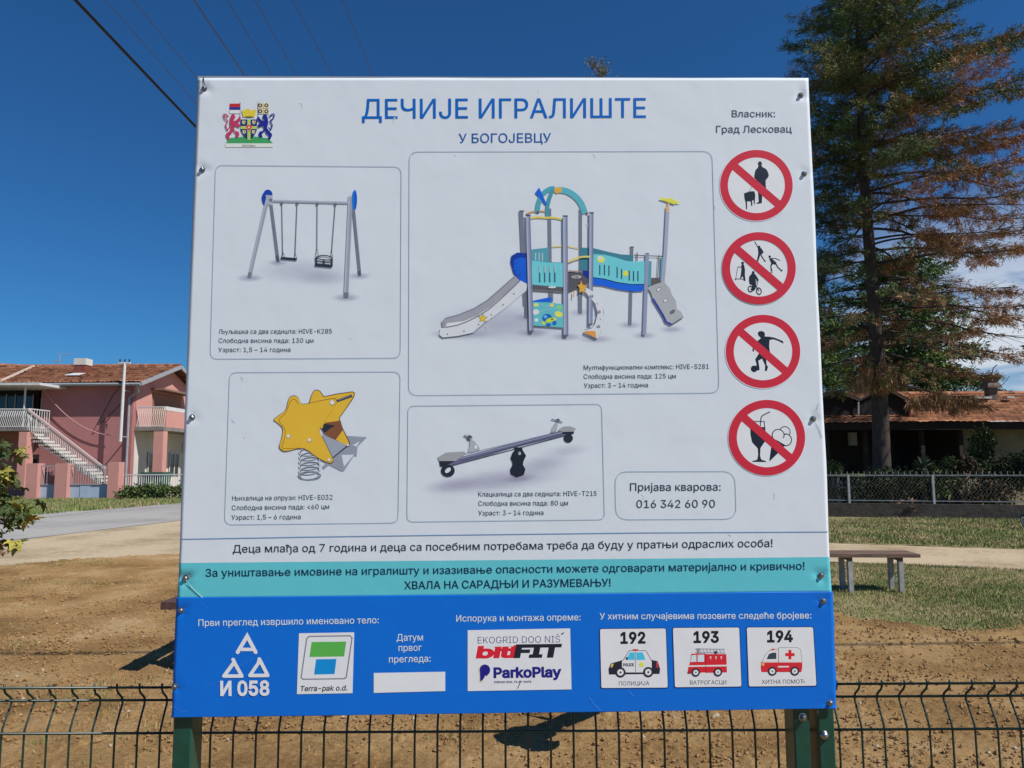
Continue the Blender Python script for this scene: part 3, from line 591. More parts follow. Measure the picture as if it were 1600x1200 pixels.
p.line([(190, 596), (300, 575), (430, 520), (560, 440), (700, 315), (812, 208)], 10, (112, 116, 128), smooth=2).poly([(205, 562), (340, 547), (440, 510), (300, 570), (200, 590)], (206, 210, 220)).line([(140, 660), (170, 682), (300, 668), (420, 642), (540, 540)], 5, (96, 100, 118)).line([(170, 545), (182, 595)], 22, (136, 140, 152))
for x, y in ((208, 652), (346, 628), (468, 572), (574, 492), (672, 408), (762, 316)): p.ell(x, y, 7, 6, (110, 116, 132))
def star(cx, cy, r_, rot, col, sq=1.0, inner=.48): return [(cx+(r_ if k % 2 == 0 else r_*inner)*math.cos(rot+k*math.pi/5), cy+sq*(r_ if k % 2 == 0 else r_*inner)*math.sin(rot+k*math.pi/5)) for k in range(10)]
p.poly(star(503, 520, 44, -1.5, 0, .95), (120, 90, 60)).poly(star(503, 520, 38, -1.5, 0, .95), (236, 178, 60))
# decks
p.poly([(912, 250), (1180, 268), (1215, 130), (1330, 140), (1395, 215), (1300, 270), (1215, 306), (1180, 308), (915, 290)], (84, 82, 92)).line([(915, 282), (1180, 302)], 12, (106, 102, 108)).ell(1283, 175, 40, 12, (190, 192, 200)).ell(1283, 175, 26, 7, (110, 108, 116))
for k in range(4): p.line([(1225+k*30, 150+k*12), (1240+k*32, 262-k*6)], 3, (68, 66, 76))
p.poly([(1330, 125), (1400, 125), (1400, 210), (1340, 160)], BD)
# bridge
p.poly(L4([(410, 950), (520, 965), (640, 1000), (760, 1012), (892, 1008), (892, 1076), (800, 1082), (640, 1060), (500, 1025), (408, 1020)]), (20, 92, 210), 0).poly(L4([(412, 722), (520, 728), (620, 752), (720, 785), (800, 795), (905, 790), (905, 1008), (780, 1010), (640, 990), (520, 958), (410, 945)]), T1)
p.line(L4([(412, 947), (520, 962), (640, 995), (780, 1014), (900, 1012)]), 6, (14, 30, 60))
for x, y0, y1 in ((474, 825, 925), (518, 825, 925), (562, 832, 932), (640, 845, 950), (683, 865, 962), (757, 880, 978), (798, 885, 982), (840, 885, 982)): p.line(L4([(x, y0), (x, y1)]), 9, (24, 48, 70))
p.ell(*v4(484, 772), 34, 28, (206, 214, 90), rot=.5).ell(*v4(478, 760), 22, 14, (190, 210, 220), rot=.5).poly(star(*v4(722, 908), 28, .2, 0, 1, .7), (214, 206, 70)).poly(L4([(905, 790), (972, 790), (965, 1030), (905, 1008)]), T2)
# right platform
p.poly(L4([(968, 950), (1085, 950), (1090, 990), (968, 1030)]), (92, 84, 90)).line(L4([(800, 732), (1090, 745)]), 6, DK).line(L4([(832, 708), (832, 790)]), 8, DK).line(L4([(1043, 730), (1030, 950)]), 6, DK).poly(L4([(1062, 750), (1092, 752), (1085, 985), (1055, 975)]), T2)
p.line(L4([(1126, 290), (1105, 700), (1078, 1010)]), 30, (150, 158, 182)).line(L4([(1126, 265), (1124, 315)]), 26, (206, 164, 110)).line(L4([(1136, 225), (1126, 270)]), 12, (206, 164, 100)).poly(L4([(1045, 192), (1068, 180), (1130, 190), (1160, 182), (1200, 208), (1262, 230), (1200, 235), (1190, 245), (1140, 225), (1110, 215)]), (226, 206, 70))
p.line(L4([(930, 720), (905, 1430), (900, 1500)]), 30, (134, 142, 172)).line(L4([(912, 718), (948, 718)]), 8, (70, 76, 92))
cr = lambda x, y: ((880+x/6.154-660)*5.333, (470+y/6.154-400)*5.333)
p.poly(L4([(930, 1045), (1000, 1015), (1090, 985), (1150, 1060), (1165, 1110), (1205, 1170)])+[cr(1090, 80), cr(1130, 105), cr(1155, 155), cr(1040, 228), cr(1005, 215), cr(960, 140), cr(905, 50), cr(860, -20)]+L4([(985, 1150), (965, 1090)]), (160, 164, 172)).line([cr(862, -20), cr(905, 50), cr(960, 140), cr(990, 205), cr(1040, 228)], 13, (28, 54, 160)).line([cr(1040, 230), cr(1155, 157)], 5, (60, 64, 80))
for q in (v4(1040, 1062), v4(1105, 1168)): p.ell(*q, 24, 14, (90, 94, 108), rot=-.5).ell(*q, 18, 10, (214, 218, 228), rot=-.5)
p.ell(*cr(1048, 108), 26, 15, (96, 100, 112), rot=-.6)
# front panels and posts
p.poly([(912, 36), (1050, 52), (1174, 58), (1174, 262), (912, 240)], T1).line([(912, 38), (1050, 54), (1174, 60)], 5, (70, 140, 156))
for x in (976, 1018, 1060, 1102): p.line([(x, 85), (x, 222)], 13, (52, 96, 112)); p.line([(x+2, 85), (x+2, 140)], 8, (170, 196, 206))
p.ell(1080, 262, 34, 9, (196, 200, 210)).poly([(920, 375), (1060, 345), (1080, 352), (1075, 385), (920, 388)], BL)
p.poly([(918, 385), (1060, 388), (1174, 405), (1174, 598), (918, 580)], (92, 176, 190))
for x, y, a, b, c, r_ in ((948, 408, 22, 14, (200, 214, 120), 0), (1078, 410, 18, 14, (230, 196, 100), 0), (945, 468, 28, 22, (214, 222, 228), 0), (1140, 430, 26, 18, (120, 196, 120), .4), (1135, 486, 34, 24, (226, 216, 90), .3), (950, 535, 16, 14, (206, 222, 226), 0), (1040, 520, 42, 36, (24, 88, 176), .2), (1025, 508, 16, 14, (90, 170, 220), 0), (1065, 535, 40, 18, (180, 206, 60), -.3), (1010, 560, 16, 14, (190, 200, 60), .5), (1050, 575, 22, 14, (30, 96, 180), 0), (1100, 560, 18, 20, (34, 100, 180), .5), (1105, 528, 12, 14, (206, 190, 120), 0), (1080, 528, 8, 7, (30, 50, 60), 0)): p.ell(x, y, a, b, c, rot=r_)
for a in ([(930, 500), (1000, 460), (1080, 440)], [(960, 395), (1020, 420), (1090, 425)], [(1100, 440), (1160, 410)]): p.line(a, 3, (170, 210, 216), smooth=4)
def post(x0, y0, x1, y1, w):
    p.line([(x0, y0), (x1, y1)], w, (134, 142, 172)).line([(x0-w*.28, y0), (x1-w*.28, y1)], w*.3, (158, 166, 190)).line([(x0+w*.36, y0), (x1+w*.36, y1)], w*.2, (104, 110, 136)); p.line([(x0, y0-5), (x0, y0+7)], w+4, (66, 74, 96)); p.ell(x1, y1, w/2, 9, (90, 96, 116))
post(*v3(925, 535), 908, 630, 38); post(*v3(1215, 540), 1196, 665, 40); post(*v3(1420, 515), 1400, 572, 34)
p.line([(1215, 48), (1270, 25), (1330, 10), (1395, 8)], 15, (226, 190, 110), smooth=4).line([(1218, 125), (1260, 130), (1320, 128)], 8, (140, 110, 90)).line([(1262, 290), (1258, 350)], 9, (206, 150, 100))
p.line([(1350, 280), (1400, 300), (1460, 350), (1500, 440), (1508, 520), (1490, 620), (1460, 682)], 5, (60, 66, 84), smooth=4)
p.poly([(1368, 268), (1440, 310), (1495, 400), (1512, 510), (1500, 600), (1465, 682), (1450, 688), (1350, 640), (1350, 620), (1400, 610), (1440, 560), (1460, 480), (1440, 400), (1380, 330), (1355, 300)], (200, 204, 214), 0).poly([(1352, 625), (1440, 628), (1448, 684), (1350, 642)], (214, 146, 70)).line([(1350, 616), (1405, 606), (1440, 562)], 4, (70, 70, 84))
for x, y in ((1408, 338), (1468, 468), (1464, 590)): p.ell(x, y, 17, 14, (120, 124, 136)); p.ell(x-4, y-4, 7, 6, (176, 180, 190))
for x, y in ((1456, 400), (1482, 528)): p.ell(x, y, 6, 6, (150, 156, 168))
p.poly([(1290, 245), (1312, 235), (1318, 200), (1336, 238), (1376, 252), (1355, 275), (1358, 315), (1330, 300), (1302, 312), (1308, 275)], (140, 96, 50)).poly([(1294, 247), (1314, 238), (1319, 208), (1335, 241), (1370, 254), (1352, 274), (1354, 308), (1330, 296), (1305, 308), (1311, 274)], OR)
p.done()

# ---- spring rocker picture
p = Pic('spring_rocker_picture', upper, (340, 570), 4.617, label='printed picture of a yellow star shaped spring rocker')
SD = (136, 142, 158)
p.poly([(930, 512), (1078, 522), (1010, 590), (1003, 662), (985, 655), (912, 768), (890, 766), (740, 690), (860, 600)], SD).poly([(895, 650), (985, 648), (912, 735)], (196, 203, 216)).poly([(975, 580), (1025, 552), (1003, 590)], (196, 203, 216)).line([(760, 745), (860, 660)], 22, SD)
for k in range(6):
    y = 628+k*34; p.ell(664, y, 80, 30, (84, 90, 108), hole=.8, rot=-.12, n=36).ell(664, y-3, 80, 30, (186, 192, 204), hole=.88, rot=-.12, n=36)
p.ell(664, 800, 84, 32, (120, 126, 142), hole=.86)
YL, YDk, EG = (222, 168, 52), (196, 142, 44), (70, 48, 30)
back = [(660, 275), (678, 215), (695, 186), (716, 178), (742, 190), (768, 228), (860, 208), (975, 192), (992, 205), (985, 235), (935, 310), (880, 385), (905, 460), (955, 560), (950, 590), (925, 590), (850, 545), (700, 420)]
p.poly(back, EG).poly([(664, 275), (681, 218), (697, 190), (716, 183), (738, 194), (765, 234), (860, 214), (972, 198), (986, 208), (979, 232), (930, 308), (874, 385), (898, 460), (948, 560), (944, 584), (927, 584), (852, 540), (700, 420)], YL)
p.poly([(775, 418), (888, 402), (905, 470), (850, 545), (760, 490)], (120, 76, 50)).poly([(752, 470), (768, 425), (850, 438), (800, 470), (775, 490)], (40, 42, 50)).poly([(752, 505), (780, 512), (935, 580), (832, 668)], (144, 152, 168)).line([(832, 670), (945, 580)], 7, (40, 44, 56)).poly([(855, 255), (965, 212), (975, 232), (862, 272)], (60, 62, 78)).line([(870, 256), (960, 220)], 5, (130, 134, 150))
front = [(405, 395), (440, 365), (490, 325), (512, 250), (530, 226), (560, 222), (585, 240), (612, 282), (720, 262), (835, 242), (858, 252), (860, 275), (800, 370), (738, 465), (760, 530), (832, 680), (828, 705), (805, 712), (720, 670), (620, 605), (500, 625), (465, 618), (445, 590), (462, 530), (470, 460), (435, 420)]
c0 = (640, 450)
p.poly(front, EG, 4).poly([((x-c0[0])*.985+c0[0], (y-c0[1])*.98+c0[1]) for x, y in front], YL, 4)
p.line([(600, 600), (490, 605), (465, 590), (480, 540), (488, 470), (445, 400), (490, 350), (520, 280), (540, 252), (565, 255), (582, 285)], 4, (130, 92, 36), smooth=4)
for x, y, r_ in ((828, 272, 20), (512, 515, 15), (663, 542, 15), (805, 685, 13), (940, 578, 10)): p.ell(x, y+2, r_, r_, (110, 90, 70)).ell(x, y, r_*.85, r_*.85, (214, 206, 204))
p.done()

# ---- seesaw picture
p = Pic('seesaw_picture', upper, (640, 630), 5.0, label='printed picture of a grey two seat seesaw')
for a in ((700, 600, 620, 110, .42), (860, 585, 150, 36, .45), (340, 640, 260, 70, .3), (1230, 370, 220, 60, .22), (1050, 470, 280, 80, .3)): p.soft(*a[:4], (150, 146, 176), a[4], rot=-.12)
p.poly([(250, 460), (1280, 190), (1285, 232), (800, 350), (330, 492), (250, 496)], (96, 98, 128)).line([(400, 430), (1250, 212)], 5, (150, 152, 178)).line([(400, 452), (1250, 226)], 4, (52, 54, 80)).line([(330, 488), (1280, 236)], 5, (52, 54, 76)).line([(420, 400), (1100, 238)], 4, (140, 142, 168))
p.ell(299, 528, 54, 48, (36, 40, 54)).ell(300, 524, 27, 16, (200, 206, 218), rot=-.7).ell(1240, 274, 36, 34, (36, 40, 54))
p.poly([(815, 345), (880, 345), (882, 365), (910, 410), (890, 455), (885, 480), (905, 515), (892, 560), (835, 580), (790, 555), (785, 520), (805, 480), (803, 462), (788, 430), (805, 385), (822, 365)], (30, 34, 48)).ell(860, 392, 12, 14, (150, 154, 168))
p.poly([(230, 440), (300, 452), (355, 455), (250, 498), (238, 490)], (34, 38, 52)).poly([(218, 425), (285, 385), (425, 378), (442, 392), (360, 452), (232, 452)], (146, 150, 156)).poly([(1160, 210), (1200, 183), (1255, 180), (1300, 200), (1280, 222), (1190, 224)], (146, 150, 156)).poly([(1190, 226), (1285, 224), (1280, 240), (1200, 240)], (34, 38, 52))
p.poly([(455, 385), (468, 340), (470, 295), (500, 290), (530, 325), (552, 358), (500, 380)], (158, 162, 174)).ell(518, 342, 10, 14, (206, 210, 220)).ell(468, 272, 22, 22, (70, 74, 90)).ell(480, 280, 10, 10, (150, 154, 168)).line([(432, 256), (450, 262)], 16, (120, 124, 140), caps=True).poly([(1100, 230), (1115, 190), (1140, 150), (1160, 150), (1150, 215)], (158, 162, 174)).ell(1158, 136, 15, 15, (70, 74, 90)).line([(1112, 126), (1190, 148)], 9, (110, 114, 130), caps=True)
p.done()

# ---- coat of arms
p = Pic('coat_of_arms', upper, (340, 145), 12.63, label='small printed coat of arms with red and blue lions')
RL, BLn = (176, 56, 92), (34, 40, 132)
p.poly([(155, 1000), (250, 895), (420, 880), (620, 850), (850, 880), (1000, 900), (1095, 1000)], (64, 148, 92)).poly([(155, 1000), (1100, 1000), (1100, 1075), (155, 1075)], (206, 214, 206)).text('ЛЕСКОВАЦ', 480, 1065, 745, 1065, 36, (96, 90, 60), .02)
p.poly([(240, 215), (445, 215), (445, 285), (240, 285)], (178, 44, 52)).poly([(240, 285), (445, 285), (445, 342), (240, 342)], (40, 50, 136)).poly([(240, 342), (445, 342), (445, 410), (240, 410)], (222, 214, 214)).line([(448, 185), (445, 560)], 8, (90, 80, 60)).poly([(805, 205), (1020, 205), (1020, 420), (805, 420)], (212, 210, 180))
for x, y in ((843, 252), (965, 252), (843, 370), (965, 370)): p.ell(x, y, 42, 40, (60, 54, 50)).ell(x, y, 20, 20, (200, 190, 150))
p.line([(905, 210), (905, 415)], 14, (190, 150, 140)).line([(810, 312), (1015, 312)], 14, (190, 150, 140)).line([(803, 180), (803, 560)], 8, (90, 80, 60))
p.poly([(478, 350), (520, 340), (530, 370), (560, 330), (600, 318), (640, 330), (670, 365), (700, 335), (768, 345), (735, 485), (680, 475), (560, 475), (510, 485)], (214, 186, 60)).ell(625, 478, 72, 12, (110, 90, 40))
p.poly([(455, 530), (780, 530), (780, 720), (760, 790), (700, 880), (620, 940), (540, 880), (480, 790), (455, 720)], (36, 52, 108)).line([(622, 530), (622, 935)], 62, (168, 190, 96)).line([(455, 690), (780, 690)], 56, (168, 190, 96)).poly([(560, 650), (600, 645), (622, 630), (645, 645), (690, 650), (675, 700), (650, 715), (622, 780), (595, 715), (572, 700)], (206, 70, 70)).ell(622, 685, 18, 16, (226, 214, 214))
for x, y in ((520, 585), (720, 585), (530, 775), (712, 775)): p.poly([(x-34, y-30), (x+34, y-30), (x+28, y+20), (x, y+42), (x-28, y+20)], (206, 196, 160)).ell(x+8, y, 14, 18, (150, 110, 60))
def lion(c, f):
    p.poly([(f(x), y) for x, y in ((262, 470), (290, 430), (325, 425), (352, 470), (345, 510), (312, 545), (345, 560), (400, 520), (440, 470), (462, 500), (440, 560), (400, 600), (450, 640), (430, 690), (360, 660), (330, 700), (350, 760), (415, 770), (430, 850), (395, 885), (350, 870), (370, 820), (300, 750), (290, 800), (230, 850), (245, 905), (215, 930), (190, 900), (165, 820), (240, 760), (265, 690), (240, 600))], c, 2)
    p.line([(f(x), y) for x, y in ((200, 750), (165, 650), (200, 560), (150, 520), (125, 440), (165, 430), (200, 470), (215, 450))], 24, c, smooth=4); p.line([(f(x), y) for x, y in ((240, 680), (195, 740), (160, 640))], 20, c, smooth=3)
lion(RL, lambda x: x); lion(BLn, lambda x: 1245-x); p.done()

# ---- lower panel: conformity mark, logos, cards
WP = (208, 213, 222)
p = Pic('conformity_mark', lower, (270, 940), 4.571, label='white mark of three triangles above a number')
for q in ([(465, 360), (533, 245), (594, 360)], ): p.line(q, 27, WP, caps=True)
p.line([(490, 340), (575, 340)], 24, WP).line([(433, 412), (446, 440), (495, 530)], 26, WP, caps=True).line([(440, 432), (368, 530)], 26, WP, caps=True).line([(368, 530), (495, 530)], 25, WP, caps=True)
p.line([(620, 408), (612, 440), (553, 525)], 24, WP, caps=True).line([(620, 408), (680, 525)], 26, WP, caps=True).line([(553, 526), (680, 525)], 25, WP, caps=True).text('И 058', 347, 667, 688, 664, 98, WP, .03).done()
p = Pic('inspection_logo', lower, (270, 940), 4.571, label='white square with a green and a blue block in a grey outline')
p.poly([(903, 225), (1297, 218), (1285, 652), (888, 659)], (206, 210, 220)).line([(975, 247), (1268, 243), (1281, 258), (1240, 538), (1226, 549), (932, 553), (918, 540), (958, 262)], 9, (116, 120, 134), closed=True)
p.poly([(993, 287), (1240, 284), (1225, 390), (977, 394)], (82, 164, 74)).poly([(1025, 410), (1170, 408), (1157, 516), (1010, 519)], (10, 128, 200)).text('Terra-pak o.d.', 910, 638, 1252, 632, 36, (58, 62, 74), .02, .18).done()
p = Pic('date_field', lower, (570, 940), 4.571, label='blank white strip for the date'); p.poly([(65, 508), (575, 499), (575, 637), (65, 650)], (206, 210, 220)).done()
p = Pic('supplier_logo', lower, (570, 940), 4.571, label='white box with the supplier names in navy and red')
p.poly([(735, 203), (1466, 190), (1476, 625), (735, 637)], (207, 211, 221)).text('EKOGRID DOO NIŠ', 806, 298, 1395, 290, 47, (60, 62, 110), -.004)
p.text('biti', 806, 398, 1083, 394, 76, (200, 30, 50), .045, .2).text('FIT', 1078, 394, 1394, 390, 82, (28, 32, 44), .05, .2).line([(1403, 235), (1420, 220)], 9, (70, 70, 90))
p.line([(868, 318), (1062, 314)], 8, (207, 211, 221))
p.ell(853, 490, 42, 44, (236, 190, 160)).line([(832, 500), (830, 575)], 26, (236, 190, 160)).ell(858, 487, 38, 40, (28, 26, 124)).poly([(822, 487), (860, 520), (855, 540), (840, 560), (824, 568)], (28, 26, 124)).line([(868, 500), (872, 528)], 8, (28, 26, 124))
p.text('ParkoPlay', 925, 540, 1398, 534, 68, (28, 28, 122), .034).text('DREAM BIG, PLAY SAFE', 925, 579, 1190, 576, 13, (50, 54, 90), .01).line([(1112, 562), (1105, 590), (1090, 618)], 5, (60, 64, 90)).done()
def card(c, num, nx, word, wx, draw, label):
    p = Pic('emergency_card', lower, (920, 940), 4.1026, label=label); C_ = Vector((sum(q[0] for q in c)/4, sum(q[1] for q in c)/4))
    def rr(k, r_):
        pts = []; cc = [C_+(Vector(q)-C_)*k for q in c]
        for i in range(4):
            a, b, d = cc[i-1], cc[i], cc[(i+1) % 4]; u1 = (a-b).normalized()*r_; u2 = (d-b).normalized()*r_
            for j in range(6): t = j/5; pts.append(tuple((b+u1)*(1-t)**2+2*b*t*(1-t)+(b+u2)*t*t))
        return pts
    p.poly(rr(1.008, 14), (10, 44, 100)).poly(rr(.985, 12), (209, 214, 223)).text(num, *nx, (24, 28, 38), .036).text(word, *wx, (70, 72, 84), .004); draw(p); p.done()
def wheel(p, x, y, r_, hub=(206, 210, 218), mid=None): p.ell(x, y, r_, r_, (40, 40, 52)).ell(x, y, r_*.62, r_*.62, hub).ell(x, y, r_*.2, r_*.2, mid or (90, 92, 104))
def police(p):
    D_ = (34, 36, 52); p.poly([(125, 430), (140, 395), (220, 372), (400, 372), (440, 380), (456, 430), (452, 462), (128, 466)], D_).poly([(212, 380), (235, 350), (258, 312), (365, 312), (385, 350), (402, 380), (402, 452), (212, 452)], (212, 214, 220)).line([(218, 376), (258, 313), (365, 313), (402, 378)], 4, (90, 92, 104))
    p.poly([(238, 372), (262, 324), (294, 324), (294, 372)], (66, 178, 214)).poly([(303, 324), (345, 324), (362, 372), (303, 372)], (66, 178, 214)).poly([(234, 358), (248, 352), (250, 370), (236, 372)], (40, 60, 80)).line([(298, 318), (298, 450)], 3, (90, 92, 104)).poly([(280, 303), (315, 303), (312, 315), (284, 315)], (180, 60, 60)).poly([(142, 398), (160, 396), (150, 420), (138, 420)], (230, 170, 90)).poly([(430, 385), (442, 385), (444, 425), (430, 420)], (180, 50, 60)).poly(star(337, 402, 20, -1.57, 0, 1, .6), (226, 214, 70)).text('POLICE', 221, 412, 287, 411, 17, (40, 44, 60), .03)
    wheel(p, 202, 452, 33, (226, 228, 232), (30, 30, 40)); wheel(p, 380, 450, 33, (226, 228, 232), (30, 30, 40))
def fire(p):
    Rd = (196, 36, 50); p.poly([(655, 333), (745, 331), (745, 452), (636, 460), (634, 430), (648, 385)], Rd).poly([(745, 335), (880, 335), (884, 452), (745, 455)], Rd).poly([(658, 342), (688, 340), (688, 384), (650, 386)], (190, 214, 226)).poly([(696, 340), (738, 338), (738, 384), (696, 385)], (190, 214, 226)).line([(640, 412), (884, 408)], 10, (222, 206, 208)).line([(748, 335), (748, 455)], 3, (120, 24, 36))
    for x in (772, 806, 840): p.poly([(x, 350), (x+14, 350), (x+8, 372)], (226, 180, 184))
    p.line([(680, 300), (870, 304)], 4, (140, 142, 152)).line([(680, 325), (870, 328)], 4, (140, 142, 152))
    for k in range(9): p.line([(688+k*21, 300), (700+k*21, 327)], 3, (150, 152, 162))
    p.line([(700, 298), (700, 330)], 14, (130, 132, 144)).ell(812, 324, 12, 9, (60, 60, 72)).line([(632, 452), (652, 452)], 16, (150, 30, 44)); wheel(p, 684, 452, 27); wheel(p, 826, 450, 27)
def ambulance(p):
    p.poly([(1105, 385), (1135, 330), (1160, 308), (1205, 305), (1218, 293), (1335, 293), (1355, 305), (1366, 385)], (216, 214, 212)).line([(1108, 384), (1135, 330), (1160, 308), (1205, 305), (1218, 293), (1335, 293), (1355, 305), (1366, 385)], 3, (130, 126, 130)).poly([(1103, 384), (1366, 384), (1366, 420), (1360, 450), (1105, 450), (1100, 425)], (196, 38, 52)).line([(1108, 387), (1364, 387)], 4, (226, 190, 190)).poly([(1138, 368), (1152, 335), (1175, 326), (1200, 326), (1200, 366)], (54, 62, 76)).line([(1214, 300), (1214, 445)], 3, (140, 60, 64))
    p.line([(1287, 308), (1287, 368)], 19, (202, 34, 44)).line([(1257, 338), (1317, 338)], 19, (202, 34, 44)).poly([(1165, 304), (1178, 298), (1190, 304), (1190, 310), (1165, 310)], (210, 80, 50)).poly([(1106, 392), (1124, 392), (1122, 410), (1106, 408)], (232, 170, 90)).line([(1210, 416), (1280, 415)], 9, (222, 206, 208)); wheel(p, 1174, 445, 29); wheel(p, 1318, 444, 29)
card([(68, 172), (495, 168), (508, 552), (77, 555)], '192', (206, 266, 358, 264, 68), 'ПОЛИЦИЈА', (192, 536, 387, 534, 26), police, 'white card 192 with a black and white police car')
card([(535, 165), (965, 162), (980, 545), (548, 550)], '193', (674, 261, 828, 259, 68), 'ВАТРОГАСЦИ', (647, 530, 880, 528, 26), fire, 'white card 193 with a red fire engine')
card([(1008, 162), (1438, 160), (1460, 540), (1022, 545)], '194', (1145, 257, 1302, 255, 68), 'ХИТНА ПОМОЋ', (1107, 526, 1380, 523, 26), ambulance, 'white card 194 with a red and white ambulance')
# scratches in the vinyl and painted crease shading
p = Pic('scratches_and_crease_shade', lower, (270, 940), 4.571)
for q in ([(235, 592), (262, 590)], [(272, 592), (286, 580)], [(318, 578), (345, 562), (370, 548)], [(470, 460), (530, 430), (575, 398)], [(10, 740), (50, 775), (105, 785)], [(15, 640), (40, 660), (45, 690)], [(205, 10), (230, 30), (252, 38)]): p.line(q, 2.0, (70, 140, 208), smooth=3)
p.o, p.s = (920, 940), 4.1026
for q in ([(0, 610), (30, 650), (75, 700)], [(255, 570), (290, 608)]): p.line(q, 2.2, (90, 150, 215))
p.done()['kind'] = 'stuff'
p = Pic('scratches_and_crease_shade', upper)
rs = random.Random(3)
for i in range(18):
    x = rs.uniform(320, 1270); y = rs.uniform(130, 860); p.line([(x, y), (x+rs.uniform(1.5, 5), y+rs.uniform(-3, 5)), (x+rs.uniform(0, 5), y+rs.uniform(3, 8))], .9, (204, 211, 222) if rs.random() < .7 else (184, 190, 202))
p.line([(318, 121), (318.5, 129), (320, 136)], 1.8, (60, 66, 78)).line([(1272, 657), (1278, 668), (1284, 684)], .8, (120, 128, 142)).line([(1276, 640), (1279, 630)], .7, (150, 156, 168)).line([(291, 906), (300, 918), (318, 934.5)], 1.8, (150, 214, 222), smooth=4).line([(292, 908), (299.5, 920), (316, 935)], .9, (30, 80, 96), smooth=4)  # light and dark lines paint the highlight and shade of creases by the screws
p.done()['kind'] = 'stuff'

# screws, posts and their bolts
def screw_mesh(r_, h):
    mb = MB(); M = Matrix((U, Vector((0, 0, 1)).cross(-NRM) if False else Vector((0, 0, 1)), NRM)).transposed()
    mb.lathe([(r_*1.25, 0), (r_*1.25, r_*.22), (r_*.9, r_*.3)], (0, 0, 0), 18, M)
    mb.lathe([(r_*.86, r_*.3), (r_*.86, h*.8), (r_*.6, h)], (0, 0, 0), 6, M); return mesh_of('screw', mb, mat('zinc_steel', (.42, .42, .43), .35, 1, var=.5, scale=300))
sm = screw_mesh(.0052, .0066)
for s in up_s: inst('screw', sm, sg(s[0], s[1], -.0012), board)
for s in lo_s: inst('screw', sm, sg(s[0], s[1], 0), board)
M_green = mat('green_powder_coat', (.012, .075, .05), .32, var=.25, scale=40, spec=.5)
M_black = mat('dark_post_gap', (.05, .042, .035), .7)
def post_box(name, xa, xb, parent, z1):
    mb = MB(); w = .005; y0 = O0.y + U.y*(xa-O0.x) + .0105; y1 = y0+.058
    x = [xa, xb]; r_ = .003; pts = [(xa+r_, y0), (xb-r_, y0), (xb, y0+r_), (xb, y1-r_), (xb-r_, y1), (xa+r_, y1), (xa, y1-r_), (xa, y0+r_)]
    mb.prism([Vector((q[0], q[1], -.1)) for q in pts], Vector((0, 0, z1+.1))); return obj(name, mb, M_green, parent)
pa = sg(267, 1130), sg(297, 1130), sg(1243, 1130), sg(1268, 1130), sg(1281, 1130), sg(1307, 1130)
post_box('post', pa[0].x, pa[1].x, board, 2.40); post_box('post', pa[2].x, pa[3].x, board, 2.40)
bm_ = screw_mesh(.0072, .012); bolt = mesh_of('bolt', MB().lathe([(.0105, 0), (.0105, .002), (.0085, .0035), (.0075, .0065), (.004, .0088), (.0006, .0094)], (0, 0, 0), 20, Matrix((U, Vector((0, 0, 1)), NRM)).transposed()), mat('zinc_steel', (.42, .42, .43)), smooth=True)
inst('bolt', bm_, sg(1257, 1123, -.0105), board)

# ============================================================ WIRE MESH FENCE
M_wire = mat('dark_green_wire', (.010, .035, .024), .35, spec=.6, var=.2, scale=60)
FY = 1.735; ZT = at(100, 1074, FY).z; ZB = .05
fence = thing('mesh_fence', 'dark green welded wire mesh fence with folded top running behind the notice board', 'fence', (0, FY, 0))
def fold(z_top):   # profile (dy, z): V folds near top and bottom
    pts = [(0, z_top+.007), (.001, z_top-.006), (.006, z_top-.014), (.015, z_top-.021), (.024, z_top-.028), (.029, z_top-.036), (.027, z_top-.046), (.018, z_top-.060), (.008, z_top-.078), (.002, z_top-.090), (0, z_top-.100)]
    return pts + [(0, ZB+.15), (.030, ZB+.09), (0, ZB+.03), (0, ZB)]
vw = MB(); pr = [Vector((0, a, b)) for a, b in fold(ZT)]; vw.tube(pr, .0025, 6); vme = mesh_of('vertical_wire', vw, M_wire, off=Vector((0, 0, 0)), smooth=True)
def panel(x0, x1, first, n):
    pn = bpy.data.objects.new('mesh_panel', None); S.collection.objects.link(pn); pn.parent = fence; pn.location = (0, 0, 0)
    for i in range(n):
        inst('vertical_wire', vme, (first+i*.05, FY, 0), pn)
    zs = [(0, ZT), (.030, ZT-.036), (0, ZT-.097), (0, ZT-.297), (0, ZT-.497), (0, ZT-.697), (.03, ZB+.09), (0, ZB+.03)]
    for dy, z in zs:
        h = MB(); h.tube([(x0, FY+dy-.004, z), (x1, FY+dy-.004, z)], .0028, 6); obj('horizontal_wire', h, M_wire, pn, smooth=True)
panel(-3.3, pa[0].x+.03, -3.28, 51)
panel(pa[1].x-.01, pa[4].x+.004, at(328, 1180, FY).x, 27)
panel(pa[4].x+.03, 3.4, at(1313, 1180, FY).x, 53)
post_box('fence_post', pa[4].x, pa[5].x, fence, ZT+.03)
o = inst('bolt', bolt, sg(1291, 1152, -.0105), fence)
for xp in (-3.3, 3.42):
    q = MB(); q.box(xp-.02, xp+.02, FY-.07, FY-.012, 0, ZT+.03); obj('fence_post', q, M_green, fence)

